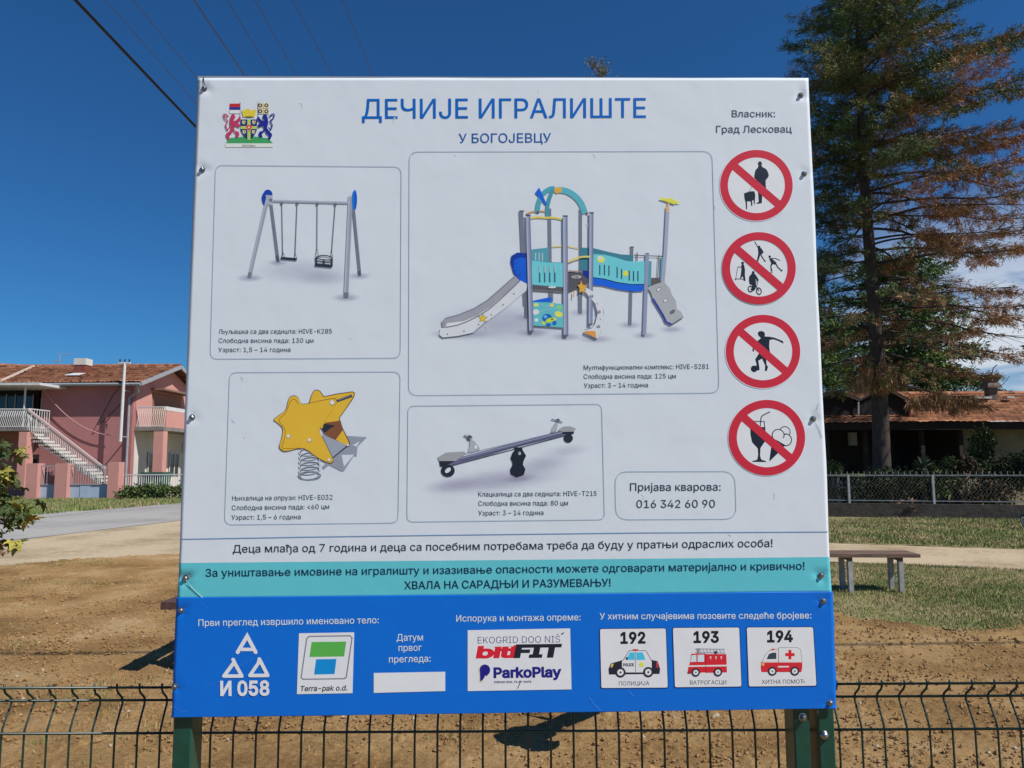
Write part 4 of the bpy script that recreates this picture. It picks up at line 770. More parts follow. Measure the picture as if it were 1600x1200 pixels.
# ============================================================ BENCHES
M_plank = mat('weathered_brown_plank', (.20, .125, .085), .75, var=.5, scale=3, stretch=(1, 12, 12), bump=.003, bscale=14)
M_conc = mat('pale_concrete', (.42, .41, .38), .85, var=.35, scale=7, bump=.003, bscale=40)
b0 = gnd(1400, 920); bx, by = b0.x, b0.y
bench = thing('bench', 'low backless brown plank bench on pale concrete legs at the edge of the grass', 'bench', (bx-.9, by, 0))
th = R(-4)
def rotb(mb, c): 
    M = Matrix.Rotation(th, 3, 'Z'); mb.v = [tuple(Vector(c)+M @ (Vector(v)-Vector(c))) for v in mb.v]; return mb
cb = (bx-.9, by, 0); hz = .455
for k in range(3): m_ = MB(); m_.box(bx-2.1, bx+.20, by-.20+k*.142, by-.20+k*.142+.128, hz-.042, hz); obj('plank', rotb(m_, cb), M_plank, bench)
for x in (bx-.62, bx-.02, bx-1.8):
    for y in (by-.15, by+.13): m_ = MB(); m_.box(x-.032, x+.022, y-.03, y+.03, -.05, hz-.085); obj('leg', rotb(m_, cb), M_conc, bench)
    m_ = MB(); m_.box(x-.03, x+.02, by-.18, by+.17, hz-.083, hz-.044); obj('bearer', rotb(m_, cb), M_plank, bench)
# second bench, behind the board
q0 = at(251, 941, 5.83); px_, pz_ = q0.x, q0.z
bt = thing('wooden_table', 'low dark brown slatted wooden table mostly hidden behind the notice board', 'table', (px_+.4, 6.5, 0))
M_dk = mat('stained_dark_plank', (.115, .06, .045), .7, var=.5, scale=3, stretch=(12, 1, 12), bump=.003, bscale=14)
for k in range(3): m_ = MB(); m_.box(px_+k*.2, px_+k*.2+.135, 5.83+k*.17, 7.4+k*.1, pz_-(.055 if k == 0 else .022), pz_); obj('plank', m_, M_dk, bt)
for x in (px_+.1, px_+.52):
    for y in (6.1, 7.1): m_ = MB(); m_.box(x-.04, x+.04, y-.04, y+.04, -.05, pz_-.056); obj('leg', m_, M_dk, bt)
# seesaw whose end throws the pointed shadow below the board
sw = thing('seesaw', 'grey seesaw with pointed seats standing behind the notice board', 'seesaw', (1.45, 5.2, 0))
tip = gnd(792, 1168); dirv = (gnd(900, 1112)-tip).normalized(); hgt = .62
A_ = tip + SUN*(hgt/SUN.z); B_ = A_ + Vector((dirv.x*3.1, dirv.y*3.1, -.35)); sdv = Vector((-dirv.y, dirv.x, 0))
m_ = MB(); m_.beam(A_+dirv*.3, B_-dirv*.3, .11, .07); obj('beam', m_, mat('grey_metal_tube', (.30, .31, .34), .4), sw)
for e, s_ in ((A_, 1), (B_, -1)):
    d_ = (B_-A_).normalized()*s_; pts = [e, e+d_*.1+sdv*.13, e+d_*.32+sdv*.13, e+d_*.45, e+d_*.32-sdv*.13, e+d_*.1-sdv*.13]
    m_ = MB(); m_.prism([p+Vector((0, 0, .04)) for p in pts], Vector((0, 0, .025))); obj('seat', m_, mat('grey_seat_board', (.32, .32, .31), .6), sw)
    m_ = MB(); c = e+d_*.55; m_.tube([c, c+Vector((0, 0, .25))], .02); m_.tube([c+Vector((0, 0, .24))-sdv*.12, c+Vector((0, 0, .24))+sdv*.12], .013); obj('handle', m_, mat('grey_metal_tube', (.3, .31, .34)), sw)
    m_ = MB(); m_.tube([e+d_*.12+Vector((0, 0, -.1+.0))-sdv*.05, e+d_*.12+Vector((0, 0, -.1))+sdv*.05], .1, 14); obj('tyre_buffer', m_, mat('black_rubber', (.02, .02, .022), .8), sw)
mid = (A_+B_)/2; m_ = MB(); m_.beam((mid.x, mid.y, -.1), (mid.x, mid.y, mid.z-.03), .26, .1); obj('stand', m_, mat('black_rubber', (.02, .02, .022)), sw)

# ============================================================ ROOFS
def roof_slope(parent, m, x0, x1, y0, z0, y1, z1, tile=.22, course=.52, name='tiled_roof', seg=4, clip=None):
    """real corrugated tiles: waves along x, stepped courses up the slope"""
    nx = int((x1-x0)/tile)*seg; ny = max(2, int(math.hypot(y1-y0, z1-z0)/course)); nv = Vector((0, -(z1-z0), (y1-y0))).normalized()
    if nv.z < 0: nv = -nv
    V = []; r_ = np.random.default_rng(int(abs(x0)*10))
    X = np.linspace(x0, x1, nx+1); wv = .028*np.abs(np.sin(np.arange(nx+1)*math.pi/seg))
    for j in range(ny):
        jt = r_.normal(0, .006, nx//seg+2); jit = jt[(np.arange(nx+1)//seg)]
        for t, h in ((-.07, .075), (1.07, .0)):
            s_ = (j+t)/ny; y = y0+(y1-y0)*s_; z = z0+(z1-z0)*s_; sag = -.05*math.sin(math.pi*min(1, s_))*0
            V.append(np.column_stack([X, y+nv.y*(wv+h+jit), z+nv.z*(wv+h+jit)+sag+.012*np.sin(X*.9)]))
    V = np.concatenate(V); n1 = nx+1; i = (np.arange(nx)[None, :]+(np.arange(2*ny-1)*n1)[:, None]).ravel(); Fq = np.stack([i, i+1, i+1+n1, i+n1], -1)
    if clip is not None: c = V[Fq].mean(1); Fq = Fq[clip(c)]
    o = nmesh(name, V, Fq, [m], parent=parent); o['kind'] = 'stuff'; return o
def tile_mat(name, c1, c2, c3):
    m = mat(name, c1, .85, spec=.2); t = m.node_tree; b = t.nodes['Principled BSDF']; tcn = t.nodes.new('ShaderNodeTexCoord'); g_ = t.nodes.new('ShaderNodeNewGeometry')
    mp_ = t.nodes.new('ShaderNodeMapping'); mp_.inputs['Scale'].default_value = (4.2, 3.6, 0); t.links.new(g_.outputs['Position'], mp_.inputs[0])
    vv = t.nodes.new('ShaderNodeTexVoronoi'); vv.inputs['Scale'].default_value = 1; vv.inputs['Randomness'].default_value = .25; t.links.new(mp_.outputs[0], vv.inputs[0])
    sp = t.nodes.new('ShaderNodeSeparateColor'); t.links.new(vv.outputs['Color'], sp.inputs[0])
    n = t.nodes.new('ShaderNodeTexNoise'); n.inputs['Scale'].default_value = .8; n.inputs['Detail'].default_value = 6; t.links.new(g_.outputs['Position'], n.inputs[0])
    v = mathn(t, 'ADD', mathn(t, 'MULTIPLY', sp.outputs[0], .5), mathn(t, 'MULTIPLY', n.outputs[0], .6)); r_ = t.nodes.new('ShaderNodeValToRGB'); t.links.new(v, r_.inputs[0]); e = r_.color_ramp.elements
    e[0].position = .28; e[0].color = (*c3, 1); e[1].position = .85; e[1].color = (*c2, 1); q = e.new(.52); q.color = (*c1, 1); t.links.new(r_.outputs[0], b.inputs['Base Color']); return m

# ============================================================ PINK HOUSE
HY = 38.0
M_pink = mat('pink_render_shaded', (.43, .185, .175), .9, var=.16, scale=.6, bump=.004, bscale=25, spec=.2)  # the pink paint in a darker tone for the grazing-lit front
M_pinkl = mat('pink_render_lit', (.62, .30, .25), .9, var=.08, scale=1, spec=.2)  # the same pink paint, lightened for faces turned to the sun
M_white = mat('white_painted_metal', (.66, .65, .62), .6, var=.12, scale=6)
M_cream = mat('cream_render', (.66, .63, .56), .9, var=.12, scale=1.2)
M_glass = mat('dark_window_glass', (.02, .025, .03), .08, spec=.8)
M_grey = mat('galvanised_grey', (.33, .34, .35), .55, var=.15, scale=5)
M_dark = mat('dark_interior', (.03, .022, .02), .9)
M_slab = mat('weathered_slab', (.24, .21, .19), .9, var=.3, scale=2)
M_brick = mat('chimney_brick', (.24, .07, .045), .9, var=.5, scale=9)
xr = at(205, 700, HY).x; ze = at(100, 599, HY).z; house = thing('pink_house', 'two storey pink house with red tiled roof, outside stair and balconies', 'house', (xr-6, HY+4, 0))
def wb(name, px0, py0, px1, py1, Y, dep, m, parent=house, label=None):
    a = at(px0, py1, Y); b = at(px1, py0, Y); mb = MB(); mb.box(min(a.x, b.x), max(a.x, b.x), Y, Y+dep, a.z, b.z); return obj(name, mb, m, parent, label=label)
xl = at(60, 700, HY).x; DEP = 7.8
mb = MB(); mb.box(xl, xr, HY, HY+.3, -.1, ze); obj('wall', mb, M_pink, house); mb = MB(); mb.box(xl, xr, HY+DEP-.3, HY+DEP, -.1, ze); obj('wall', mb, M_pink, house)
# gable end: lit pink tone above, white below
zs_ = at(205, 672, HY).z; zr_ = ze+1.22; gx = xr-.3
mb = MB(); mb.prism([Vector((gx, HY+.301, zs_)), Vector((gx, HY+DEP-.301, zs_)), Vector((gx, HY+DEP-.301, ze)), Vector((gx, HY+DEP/2, zr_)), Vector((gx, HY+.301, ze))], Vector((.304, 0, 0))); obj('gable_wall', mb, M_pinkl, house)
mb = MB(); mb.box(gx, xr+.004, HY+.301, HY+DEP-.301, -.1, zs_-.01); obj('lower_wall', mb, M_cream, house)
M_tile = tile_mat('red_roof_tiles', (.31, .125, .07), (.42, .21, .125), (.13, .065, .045)); M_tile2 = tile_mat('orange_roof_tiles', (.50, .17, .07), (.62, .27, .13), (.30, .11, .06))
x45 = at(45, 577, HY).x
sl_ = (zr_-ze)/(DEP/2); oy = .55
xmR = xr+.62
roof_slope(house, M_tile, xl-9, xmR, HY-oy, ze-oy*sl_+.12, HY+DEP/2, zr_+.12)
roof_slope(house, M_tile, xl-9, xmR, HY+DEP+oy, ze-oy*sl_+.12, HY+DEP/2, zr_+.12, name='rear_roof')
# ridge tiles, verge, soffit, gutter
ridge = MesH = MB(); ridge.tube([(xl-9, HY+DEP/2, zr_+.16), (xmR, HY+DEP/2, zr_+.16)], .11, 8); obj('ridge_tiles', ridge, M_tile, house)
mb = MB(); mb.beam((xmR, HY-oy, ze-oy*sl_+.08), (xmR, HY+DEP/2, zr_+.08), .06, .2); mb.beam((xmR, HY+DEP+oy, ze-oy*sl_+.08), (xmR, HY+DEP/2, zr_+.08), .06, .2); obj('verge_board', mb, M_grey, house)
mb = MB(); mb.box(xl-9, xr, HY-oy+.05, HY-.003, ze-.17, ze-.13); mb.beam((xr+.3, HY-oy+.05, ze-oy*sl_+.02), (xr+.3, HY+DEP/2, zr_+.02), .6, .05); obj('soffit', mb, M_slab, house)
mb = MB(); mb.tube([(xl-9, HY-oy-.05, ze-.10), (xr+.6, HY-oy-.05, ze-.12)], .075, 8); obj('gutter', mb, M_grey, house)
mb = MB(); mb.tube([(xr+.45, HY-oy-.05, ze-.16), (xr+.4, HY-.35, ze-.45), (xr-.15, HY-.12, ze-.75), (xr-.15, HY-.1, .1)], .06, 8); obj('downpipe', mb, M_grey, house)
# left wing with its own brighter roof
wing = MB(); zw = at(0, 598, HY).z
a1 = at(-90, 545, HY+3.5); va = at(47, 577, HY+3.5); vb = at(2, 599, HY-.6)
wing.quad((xl-9, HY-.7, zw+.06), tuple(vb+Vector((0, 0, .06))), tuple(va+Vector((0, .4, .1))), (xl-9, HY+4.5, at(-60, 567, HY+4.5).z)); obj('wing_roof', wing, M_tile2, house)
mb = MB(); mb.tube([tuple(vb+Vector((0, -.02, .12))), tuple(va+Vector((0, .3, .2)))], .08, 6); obj('hip_tiles', mb, mat('pale_mortar', (.5, .38, .30), .9), house)
mb = MB(); mb.tube([(xl-9, HY+4.5, at(-60, 567, HY+4.5).z+.06), tuple(va+Vector((0, .4, .2)))], .1, 6); obj('ridge_tiles', mb, M_tile2, house)
# recessed upper storey with long window, terrace slab and canopy
TY = 36.2
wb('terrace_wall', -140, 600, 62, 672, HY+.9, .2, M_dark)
wb('window', -60, 618, 54, 652, HY+.8, .06, M_glass)
for x in (8, 22, 36, 50): wb('window_frame', x, 616, x+1.6, 654, HY+.74, .05, M_white)
wb('terrace_slab', -140, 668.5, 44, 674, TY, 2.6, M_slab)
wb('ground_wall', -140, 674.5, 60, 785, HY-.02, .2, M_pink)
wb('canopy', -140, 597.5, 62, 602.5, TY-.4, 2.6, M_white)
wb('canopy_post', 36, 602.6, 38.5, 668, TY, .08, M_white)
wb('pillar', 24.5, 674.6, 42.5, 762, TY-.2, .55, M_pinkl)
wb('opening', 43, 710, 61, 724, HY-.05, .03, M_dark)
def balusters(pts, n, h, m, parent, curvy=0, name='baluster'):
    a, b = Vector(pts[0]), Vector(pts[1]); me = None
    mb = MB(); seg = [Vector((0, 0, 0)), Vector((curvy*.5, 0, h*.3)), Vector((curvy, 0, h*.6)), Vector((0, 0, h))] if curvy else [Vector((0, 0, 0)), Vector((0, 0, h))]
    mb.tube(seg, .017, 4); me = mesh_of(name, mb, m)
    for i in range(n+1): inst(name, me, a.lerp(b, i/n), parent)
    mb = MB(); mb.beam(a+Vector((0, 0, h)), b+Vector((0, 0, h)), .06, .05); mb.beam(a+Vector((0, 0, .06)), b+Vector((0, 0, .06)), .04, .03); obj('handrail', mb, m, parent)
t0 = at(-30, 668.5, TY); t1 = at(44, 668.5, TY); balusters((t0, t1), 26, at(0, 639, TY).z-t0.z, M_white, house, .12)
balusters((t1, t1+Vector((0, 1.6, 0))), 8, at(0, 639, TY).z-t1.z, M_white, house)
# outside stair
sA = at(45, 672, TY+.6); sB = at(172, 755, TY+.6); ns = 15
for i in range(ns):
    a = sA.lerp(sB, i/ns); b = sA.lerp(sB, (i+1)/ns); mb = MB(); mb.box(a.x, b.x+.06, TY+.1, TY+1.3, b.z-.09, b.z); obj('stair_tread', mb, M_cream, house)
mb = MB(); nn_ = Vector((0, 0, -.30)); mb.prism([sA+Vector((0, 0, -.1)), sB+Vector((0, 0, -.1)), sB+nn_, sA+nn_], Vector((0, .5, 0))); obj('stair_stringer', mb, M_slab, house)
hr0 = at(45, 641, TY); hr1 = at(165, 733, TY); fz = lambda t: sA.lerp(sB, t)
mb = MB(); mb.tube([(0, 0, 0), (0, 0, hr0.z-sA.z-.02)], .017, 4); bme = mesh_of('baluster', mb, M_white)
for i in range(44):
    t = i/43; inst('baluster', bme, (hr0.x+(hr1.x-hr0.x)*t, TY, hr0.z+(hr1.z-hr0.z)*t-(hr0.z-sA.z)), house)
mb = MB(); mb.beam(hr0, hr1, .09, .10); mb.beam(hr1, hr1-Vector((0, 0, .8)), .06, .06); obj('stair_handrail', mb, mat('pink_white_paint', (.62, .47, .43), .7), house)
# chimney, aerial, service pole, cable
cx = at(129.5, 570, HY+1.7); mb = MB(); cz0, cz1, cz2 = at(129, 585, HY+1.7).z, at(129, 571, HY+1.7).z, at(129, 561, HY+1.7).z
mb.use(M_brick).box(cx.x-.3, cx.x+.3, HY+1.4, HY+2.0, cz0-.5, cz1); mb.use(M_cream).box(cx.x-.31, cx.x+.33, HY+1.38, HY+2.03, cz1+.001, cz2); obj('chimney', mb, None, house)
mb = MB(); rz0 = lambda y: ze+(y-HY)*sl_+.24; mb.prism([Vector((cx.x-.45, HY+.85, rz0(HY+.85))), Vector((cx.x+.3, HY+.85, rz0(HY+.85))), Vector((cx.x+.34, HY+1.38, rz0(HY+1.38))), Vector((cx.x-.3, HY+1.38, rz0(HY+1.38)))], Vector((0, 0, .025))); obj('flashing', mb, M_white, house)
mb = MB(); q = at(94, 553, HY+3.9); mb.tube([(q.x, q.y, q.z), (q.x, q.y, q.z-.9)], .025, 5); mb.tube([(q.x, q.y, q.z-.02), (q.x+.72, q.y, q.z-.02)], .018, 5); mb.tube([(q.x-.45, q.y, q.z-.4), (q.x+.1, q.y, q.z-.4)], .018, 5); mb.tube([(q.x, q.y, q.z-.02), (q.x, q.y-.3, q.z-.02)], .015, 4)
tag(obj('aerial', mb, M_grey), 'thin television aerial rising over the pink house roof', 'aerial')
pY = HY-.75; a = at(195, 567, pY); b = at(188, 690, pY); mb = MB(); mb.tube([a, b], [.07, .08], 8); mb.beam(a+Vector((-.3, 0, .0)), a+Vector((.28, 0, 0)), .08, .07)
pole = thing('service_pole', 'white metal cable pole with a crossbar fixed to the pink house wall', 'pole', tuple(b)); obj('mast', mb, M_white, pole)
for dx in (-.24, 0, .22): m_ = MB(); m_.lathe([(.035, 0), (.045, .04), (.03, .08), (.045, .11), (.02, .15)], a+Vector((dx, 0, .04)), 8); obj('insulator', m_, mat('brown_ceramic', (.04, .02, .015), .3), pole)
mb = MB(); mb.beam(b+Vector((0, 0, .25)), b+Vector((0, .74, .25)), .05, .05); mb.beam(a.lerp(b, .35), a.lerp(b, .35)+Vector((0, .74, 0)), .05, .05); obj('bracket', mb, M_grey, pole)
def sagc(a, b, sag, n=16): a = Vector(a); b = Vector(b); return [a.lerp(b, i/n)-Vector((0, 0, sag*4*(i/n)*(1-i/n))) for i in range(n+1)]
mb = MB(); mb.tube(sagc(at(66, 607, HY-.25), at(175, 680, HY-.25), .55), .025, 5); tag(obj('cable', mb, mat('pinkish_cable', (.45, .26, .24), .7)), 'slack cable hanging across the pink house wall', 'cable')
mb = MB(); mb.tube([at(190, 600, HY-.5), at(176, 618, HY-.3), at(152, 664, HY-.2), at(158, 661, HY-.2), at(180, 640, HY-.3), at(188, 632, HY-.5)], .02, 5); tag(obj('cable', mb, mat('black_cable', (.02, .02, .02), .6)), 'looped black cable hanging below the white wall pole', 'cable')
# balcony on the sunny side
bz = zs_; bx1 = xr+1.5; by0, by1 = HY+.2, HY+6.4
mb = MB(); mb.box(xr+.006, bx1, by0, by1, bz-.02, bz+.16); obj('balcony_slab', mb, M_slab, house)
mb = MB(); mb.box(bx1-.12, bx1, by0+.25, by1, bz+.165, bz+1.0); obj('balcony_parapet', mb, M_pinkl, house)
mb = MB(); mb.beam((bx1-.06, by0+.2, bz+1.12), (bx1-.06, by1, bz+1.12), .08, .2); obj('balcony_rail', mb, M_white, house)
balusters(((xr+.1, by0+.05, bz+.16), (bx1-.05, by0+.05, bz+.16)), 14, 1.02, M_white, house, .08)
mb = MB(); mb.box(bx1-.5, bx1-.02, by0+.02, by0+.5, -.1, bz-.025); obj('column', mb, M_pinkl, house)
mb = MB(); mb.box(bx1-.5, bx1-.02, by0+5, by0+5.5, -.1, bz-.025); obj('column', mb, M_pinkl, house)
mb = MB(); mb.box(xr+.006, xr+.05, HY+2.0, HY+5.4, bz+.17, bz+2.1); obj('shutter', mb, mat('brown_shutter', (.36, .17, .10), .7, var=.3, scale=3, stretch=(1, 1, 20)), house)
mb = MB(); mb.box(xr+.006, xr+.7, HY+1.8, HY+5.7, bz+2.2, bz+2.3); obj('awning', mb, mat('brown_awning', (.25, .15, .10), .8), house)
for y0_, y1_, z1_ in ((HY+1.7, HY+3.3, 2.2), (HY+4.2, HY+5.4, 2.2)):
    z0_ = .3 if y0_ < HY+3 else .9
    mb = MB(); mb.box(xr+.006, xr+.04, y0_, y1_, z0_, z1_); w_ = obj('window', mb, M_glass, house)
    m_ = MB(); [m_.box(xr+.041, xr+.07, y, y+.06, z0_, z1_) for y in (y0_, (y0_+y1_)/2, y1_-.06)]; m_.box(xr+.041, xr+.066, y0_+.061, y1_-.061, z1_-.06, z1_); obj('window_frame', m_, M_white, w_)
mb = MB(); q = (xr+.006, HY+5.9); mb.use(M_white).box(q[0], q[0]+.35, q[1], q[1]+.9, bz-1.1, bz-.5); mb.use(M_dark).lathe([(.17, 0), (.17, .02)], (q[0]+.352, q[1]+.4, bz-.8), 14, Matrix.Rotation(R(90), 3, 'Y')); 
tag(obj('air_conditioner', mb), 'white air conditioner unit on the cream wall under the balcony', 'air conditioner')
# street fence of the house
FH = 34.0
fn = thing('pillar_fence', 'low blue grey sheet metal fence between pink pillars', 'fence', (at(110, 780, FH).x, FH, 0))
for a, b, t_, bt_ in ((47, 62, 724, 772), (92, 108, 724, 780), (174, 188, 722, 775)):
    A = at(a, t_, FH); B = at(b, bt_, FH); mb = MB(); mb.box(A.x, B.x, FH-.25, FH+.25, -.3, A.z); obj('pillar', mb, M_pinkl, fn)
M_blue = mat('blue_grey_sheet', (.42, .52, .62), .6, var=.1, scale=2)
for a, b in ((62.3, 91.7), (108.3, 173.7)):
    A = at(a, 758, FH); B = at(b, 776, FH); T_ = at(a, 728, FH).z; nsh = max(2, int((B.x-A.x)/.45))
    for i in range(nsh): x0_ = A.x+(B.x-A.x)*i/nsh; mb = MB(); mb.box(x0_+.012, A.x+(B.x-A.x)*(i+1)/nsh-.012, FH+(.0 if i % 2 else .02), FH+.04, B.z-.1, A.z); obj('sheet_panel', mb, M_blue, fn)
    nb = int((B.x-A.x)/.11); mb = MB(); mb.tube([(0, 0, 0), (0, 0, T_-A.z)], .011, 4); bm2 = mesh_of('bar', mb, M_grey)
    for i in range(nb): inst('bar', bm2, (A.x+.05+i*(B.x-A.x)/nb, FH, A.z), fn)
    mb = MB(); mb.beam((A.x, FH, T_), (B.x, FH, T_), .04, .05); mb.beam((A.x, FH, A.z+.03), (B.x, FH, A.z+.03), .04, .05); obj('rail', mb, M_grey, fn)
A = at(190, 742, FH+.5); B = at(330, 768, FH+.5); f2 = thing('white_rail_fence', 'low white railing in front of the cream ground floor wall', 'fence', (A.x+2, FH+.5, 0))
balusters((Vector((A.x, FH+.5, .1)), Vector((B.x, FH+.5, .1))), 40, A.z-.1, M_white, f2)
# wheelie bin
q = at(223, 768, FH+.1); mb = MB(); z0_, z1_ = at(223, 768, FH+.1).z, at(223, 740, FH+.1).z
bn = thing('rubbish_bin', 'dark green wheeled bin behind the white railing', 'bin', (q.x, FH+1.4, 0)); mb.add([Vector((q.x+sx_*w_, FH+1.4+sy_*w_*.9, z)) for z, w_ in ((.05, .36), (1.1, .48)) for sx_, sy_ in ((-1, -1), (1, -1), (1, 1), (-1, 1))], [(0, 3, 2, 1), (4, 5, 6, 7), (0, 1, 5, 4), (1, 2, 6, 5), (2, 3, 7, 6), (3, 0, 4, 7)]); obj('body', mb, mat('bin_green', (.03, .11, .07), .5), bn)
mb = MB(); mb.box(q.x-.52, q.x+.52, FH+.9, FH+1.9, 1.105, 1.2); obj('lid', mb, mat('bin_green', (.03, .11, .07)), bn)

# ============================================================ FOLIAGE KIT
def foliage(name, pts, dirs, size, width, mats, mi, per=7, droop=0, spread=.8, seed=1, parent=None, jitter=.1):
    """small leaf or needle faces set round given tips; every face its own direction"""
    r = np.random.default_rng(seed); n = len(pts); P = np.repeat(pts, per, 0)+r.normal(0, jitter, (n*per, 3)); D = np.repeat(dirs, per, 0)+r.normal(0, spread, (n*per, 3)); D[:, 2] -= droop
    D /= np.linalg.norm(D, axis=1)[:, None]+1e-9; s_ = (size if np.isscalar(size) else np.repeat(size, per))*r.uniform(.55, 1.25, n*per); Q = r.normal(0, 1, (n*per, 3)); Q -= D*np.sum(Q*D, 1)[:, None]; Q /= np.linalg.norm(Q, axis=1)[:, None]
    w = s_*width; a = P; b = P+D*(s_*.5)[:, None]+Q*(w/2)[:, None]; c = P+D*s_[:, None]; d = P+D*(s_*.5)[:, None]-Q*(w/2)[:, None]
    V = np.stack([a, b, c, d], 1).reshape(-1, 3); Fq = np.arange(len(V)).reshape(-1, 4)
    o = nmesh(name, V, Fq, mats, np.repeat(mi, per) if mi is not None else None, parent); o['kind'] = 'stuff'; return o
def leafm(name, c, v=.35, sub=.0):
    m = mat(name, c, .7, var=v, scale=.9, spec=.25); return m
M_bark = mat('dark_grey_bark', (.075, .06, .05), .95, var=.5, scale=6, stretch=(3, 3, .6), bump=.02, bscale=10)
M_twig = mat('dark_twig', (.06, .045, .035), .95)
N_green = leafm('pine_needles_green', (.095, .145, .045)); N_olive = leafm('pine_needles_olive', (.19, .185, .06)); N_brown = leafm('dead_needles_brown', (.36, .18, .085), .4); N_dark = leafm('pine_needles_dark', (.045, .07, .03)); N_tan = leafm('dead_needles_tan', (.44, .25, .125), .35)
def conifer(name, label, base, H, rad, z_first, nbr, mats, pick, seed, tuft=.16, per=8, step=.22, trunk_r=.3, bare=.25, lens=None, droop=.25, lift=(.05, .55), width=.10, step_tw=.16, seg_l=.35, tuft_n=1):
    r = random.Random(seed); root = thing(name, label, 'tree', base); bx, by, bz = base
    tr = MB(); pts = [(bx+.05*math.sin(z*.4), by+.04*math.cos(z*.5), z) for z in np.linspace(bz-.2, H, 16)]; tr.tube(pts, [trunk_r*(1-.93*i/15)+(.06 if i == 0 else 0) for i in range(16)], 12); obj('trunk', tr, M_bark, root, smooth=True)
    P, D, MI = [], [], []; ga = 2.399963
    bmb = []
    for i in range(nbr):
        t = (i+.5)/nbr; z = z_first+(H-z_first-.3)*t**.92+r.uniform(-.12, .12); az = i*ga+r.uniform(-.4, .4)
        L_ = rad(z, az)*r.uniform(.72, 1.08)
        if L_ < .25: continue
        up = lift[0]+(lift[1]-lift[0])*t; o0 = Vector((bx, by, z)); path = [o0]; d = Vector((math.cos(az), math.sin(az), math.tan(up)*.9)).normalized(); nseg = max(4, int(L_/seg_l)); sl = L_/nseg
        for k in range(nseg):
            d = (d+Vector((r.uniform(-.10, .10), r.uniform(-.10, .10), r.uniform(-.07, .05)+(.035 if k > nseg*.5 else -.02)))).normalized(); path.append(path[-1]+d*sl)
        mb = MB(); br = .012+.0065*L_; mb.tube(path, [br*(1-.85*k/nseg) for k in range(nseg+1)], 5)
        for k in range(1, nseg+1):
            f = k/nseg
            if f < (bare if z > 11 or name != 'pine_tree' else .30): continue
            nt_ = 2 if f < .9 else 3
            for s_ in range(nt_):
                dd = (path[k]-path[k-1]).normalized(); sd_ = dd.cross(Vector((0, 0, 1))).normalized()*(1 if s_ % 2 else -1); tl = (1.05-f*.55)*min(1.25, .3*L_+.25)*r.uniform(.5, 1.1)
                td = (dd*.75+sd_*.75+Vector((0, 0, r.uniform(-.25, .3)))).normalized() if s_ < 2 else dd; a_ = path[k]-dd*sl*r.random()
                e_ = a_+td*tl+Vector((0, 0, -.10*tl)); mb.tube([a_, e_], [.010, .004], 3, cap=False)
                m = max(2, int(tl/step_tw))
                for q in range(m):
                    u = (q+1)/m; p = a_.lerp(e_, u); mi = pick(p, az, f, r)
                    if mi is None: continue
                    P.append(tuple(p+Vector((r.uniform(-.05, .05), r.uniform(-.05, .05), r.uniform(-.05, .05))))); D.append(tuple(td*.9)); MI.append(mi)
        o_ = obj('branch', mb, M_twig, root)
    P, D, MI = np.array(P), np.array(D), np.array(MI)
    foliage('needles', P, D, tuft, width, mats, MI, per, droop, .62, seed, root, jitter=tuft*.28); return root

# ============================================================ TREES
TX = at(1376, 700, 24.5).x; TYY = 24.5
def rad_pine(z, az):
    right = math.cos(az); h = (z-2.5)/17.0
    base = 4.3 if z < 14 else 4.3*max(.05, (21-z)/7)**.7
    if z < 5: base *= .55
    k = 1.0+.42*max(0, right) - .22*max(0, -right)
    if z > 14: k = 1+.12*right
    if z > 9.5 and right < 0: k = 1+.42*right
    return base*k
def pick_pine(p, az, f, r):
    dx = p.x-TX; z = p.z; n = noise.noise(p*.6+Vector((3, 1, 7))); q = noise.noise(p*1.3)
    if z < 10.0 and q < (-.10 if dx < 0 else -.20): return None
    if z < 7.2 and dx < 0 and n < -.05: return None
    if z >= 10.0 and q < -.38: return None
    dead = (1.0 if z < 8.5 else .85 if z < 11 else .62 if z < 13 else .18 if z < 15 else .03) if dx > .2 else (.45 if z < 6.5 else .02)
    dead += n*(.8 if dx > .2 else .25)
    if -.2 < dx < 2.9 and z < 8.3 and z > 2.8 and r.random() < .78: return None
    if r.random() < dead: return 3 if r.random() < .4 else 2
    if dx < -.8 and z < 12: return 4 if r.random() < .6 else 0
    return 1 if r.random() < .4+n else 0
conifer('pine_tree', 'tall pine with brown dying needles on its lower right branches behind the garden fence', (TX, TYY, 0), 21.0, rad_pine, 4.0, 180, [N_green, N_olive, N_brown, N_tan, N_dark], pick_pine, 11, tuft=.165, per=17, trunk_r=.30, bare=.12, droop=.3, lift=(-.02, .62), width=.13, step_tw=.10, seg_l=.25, tuft_n=1)
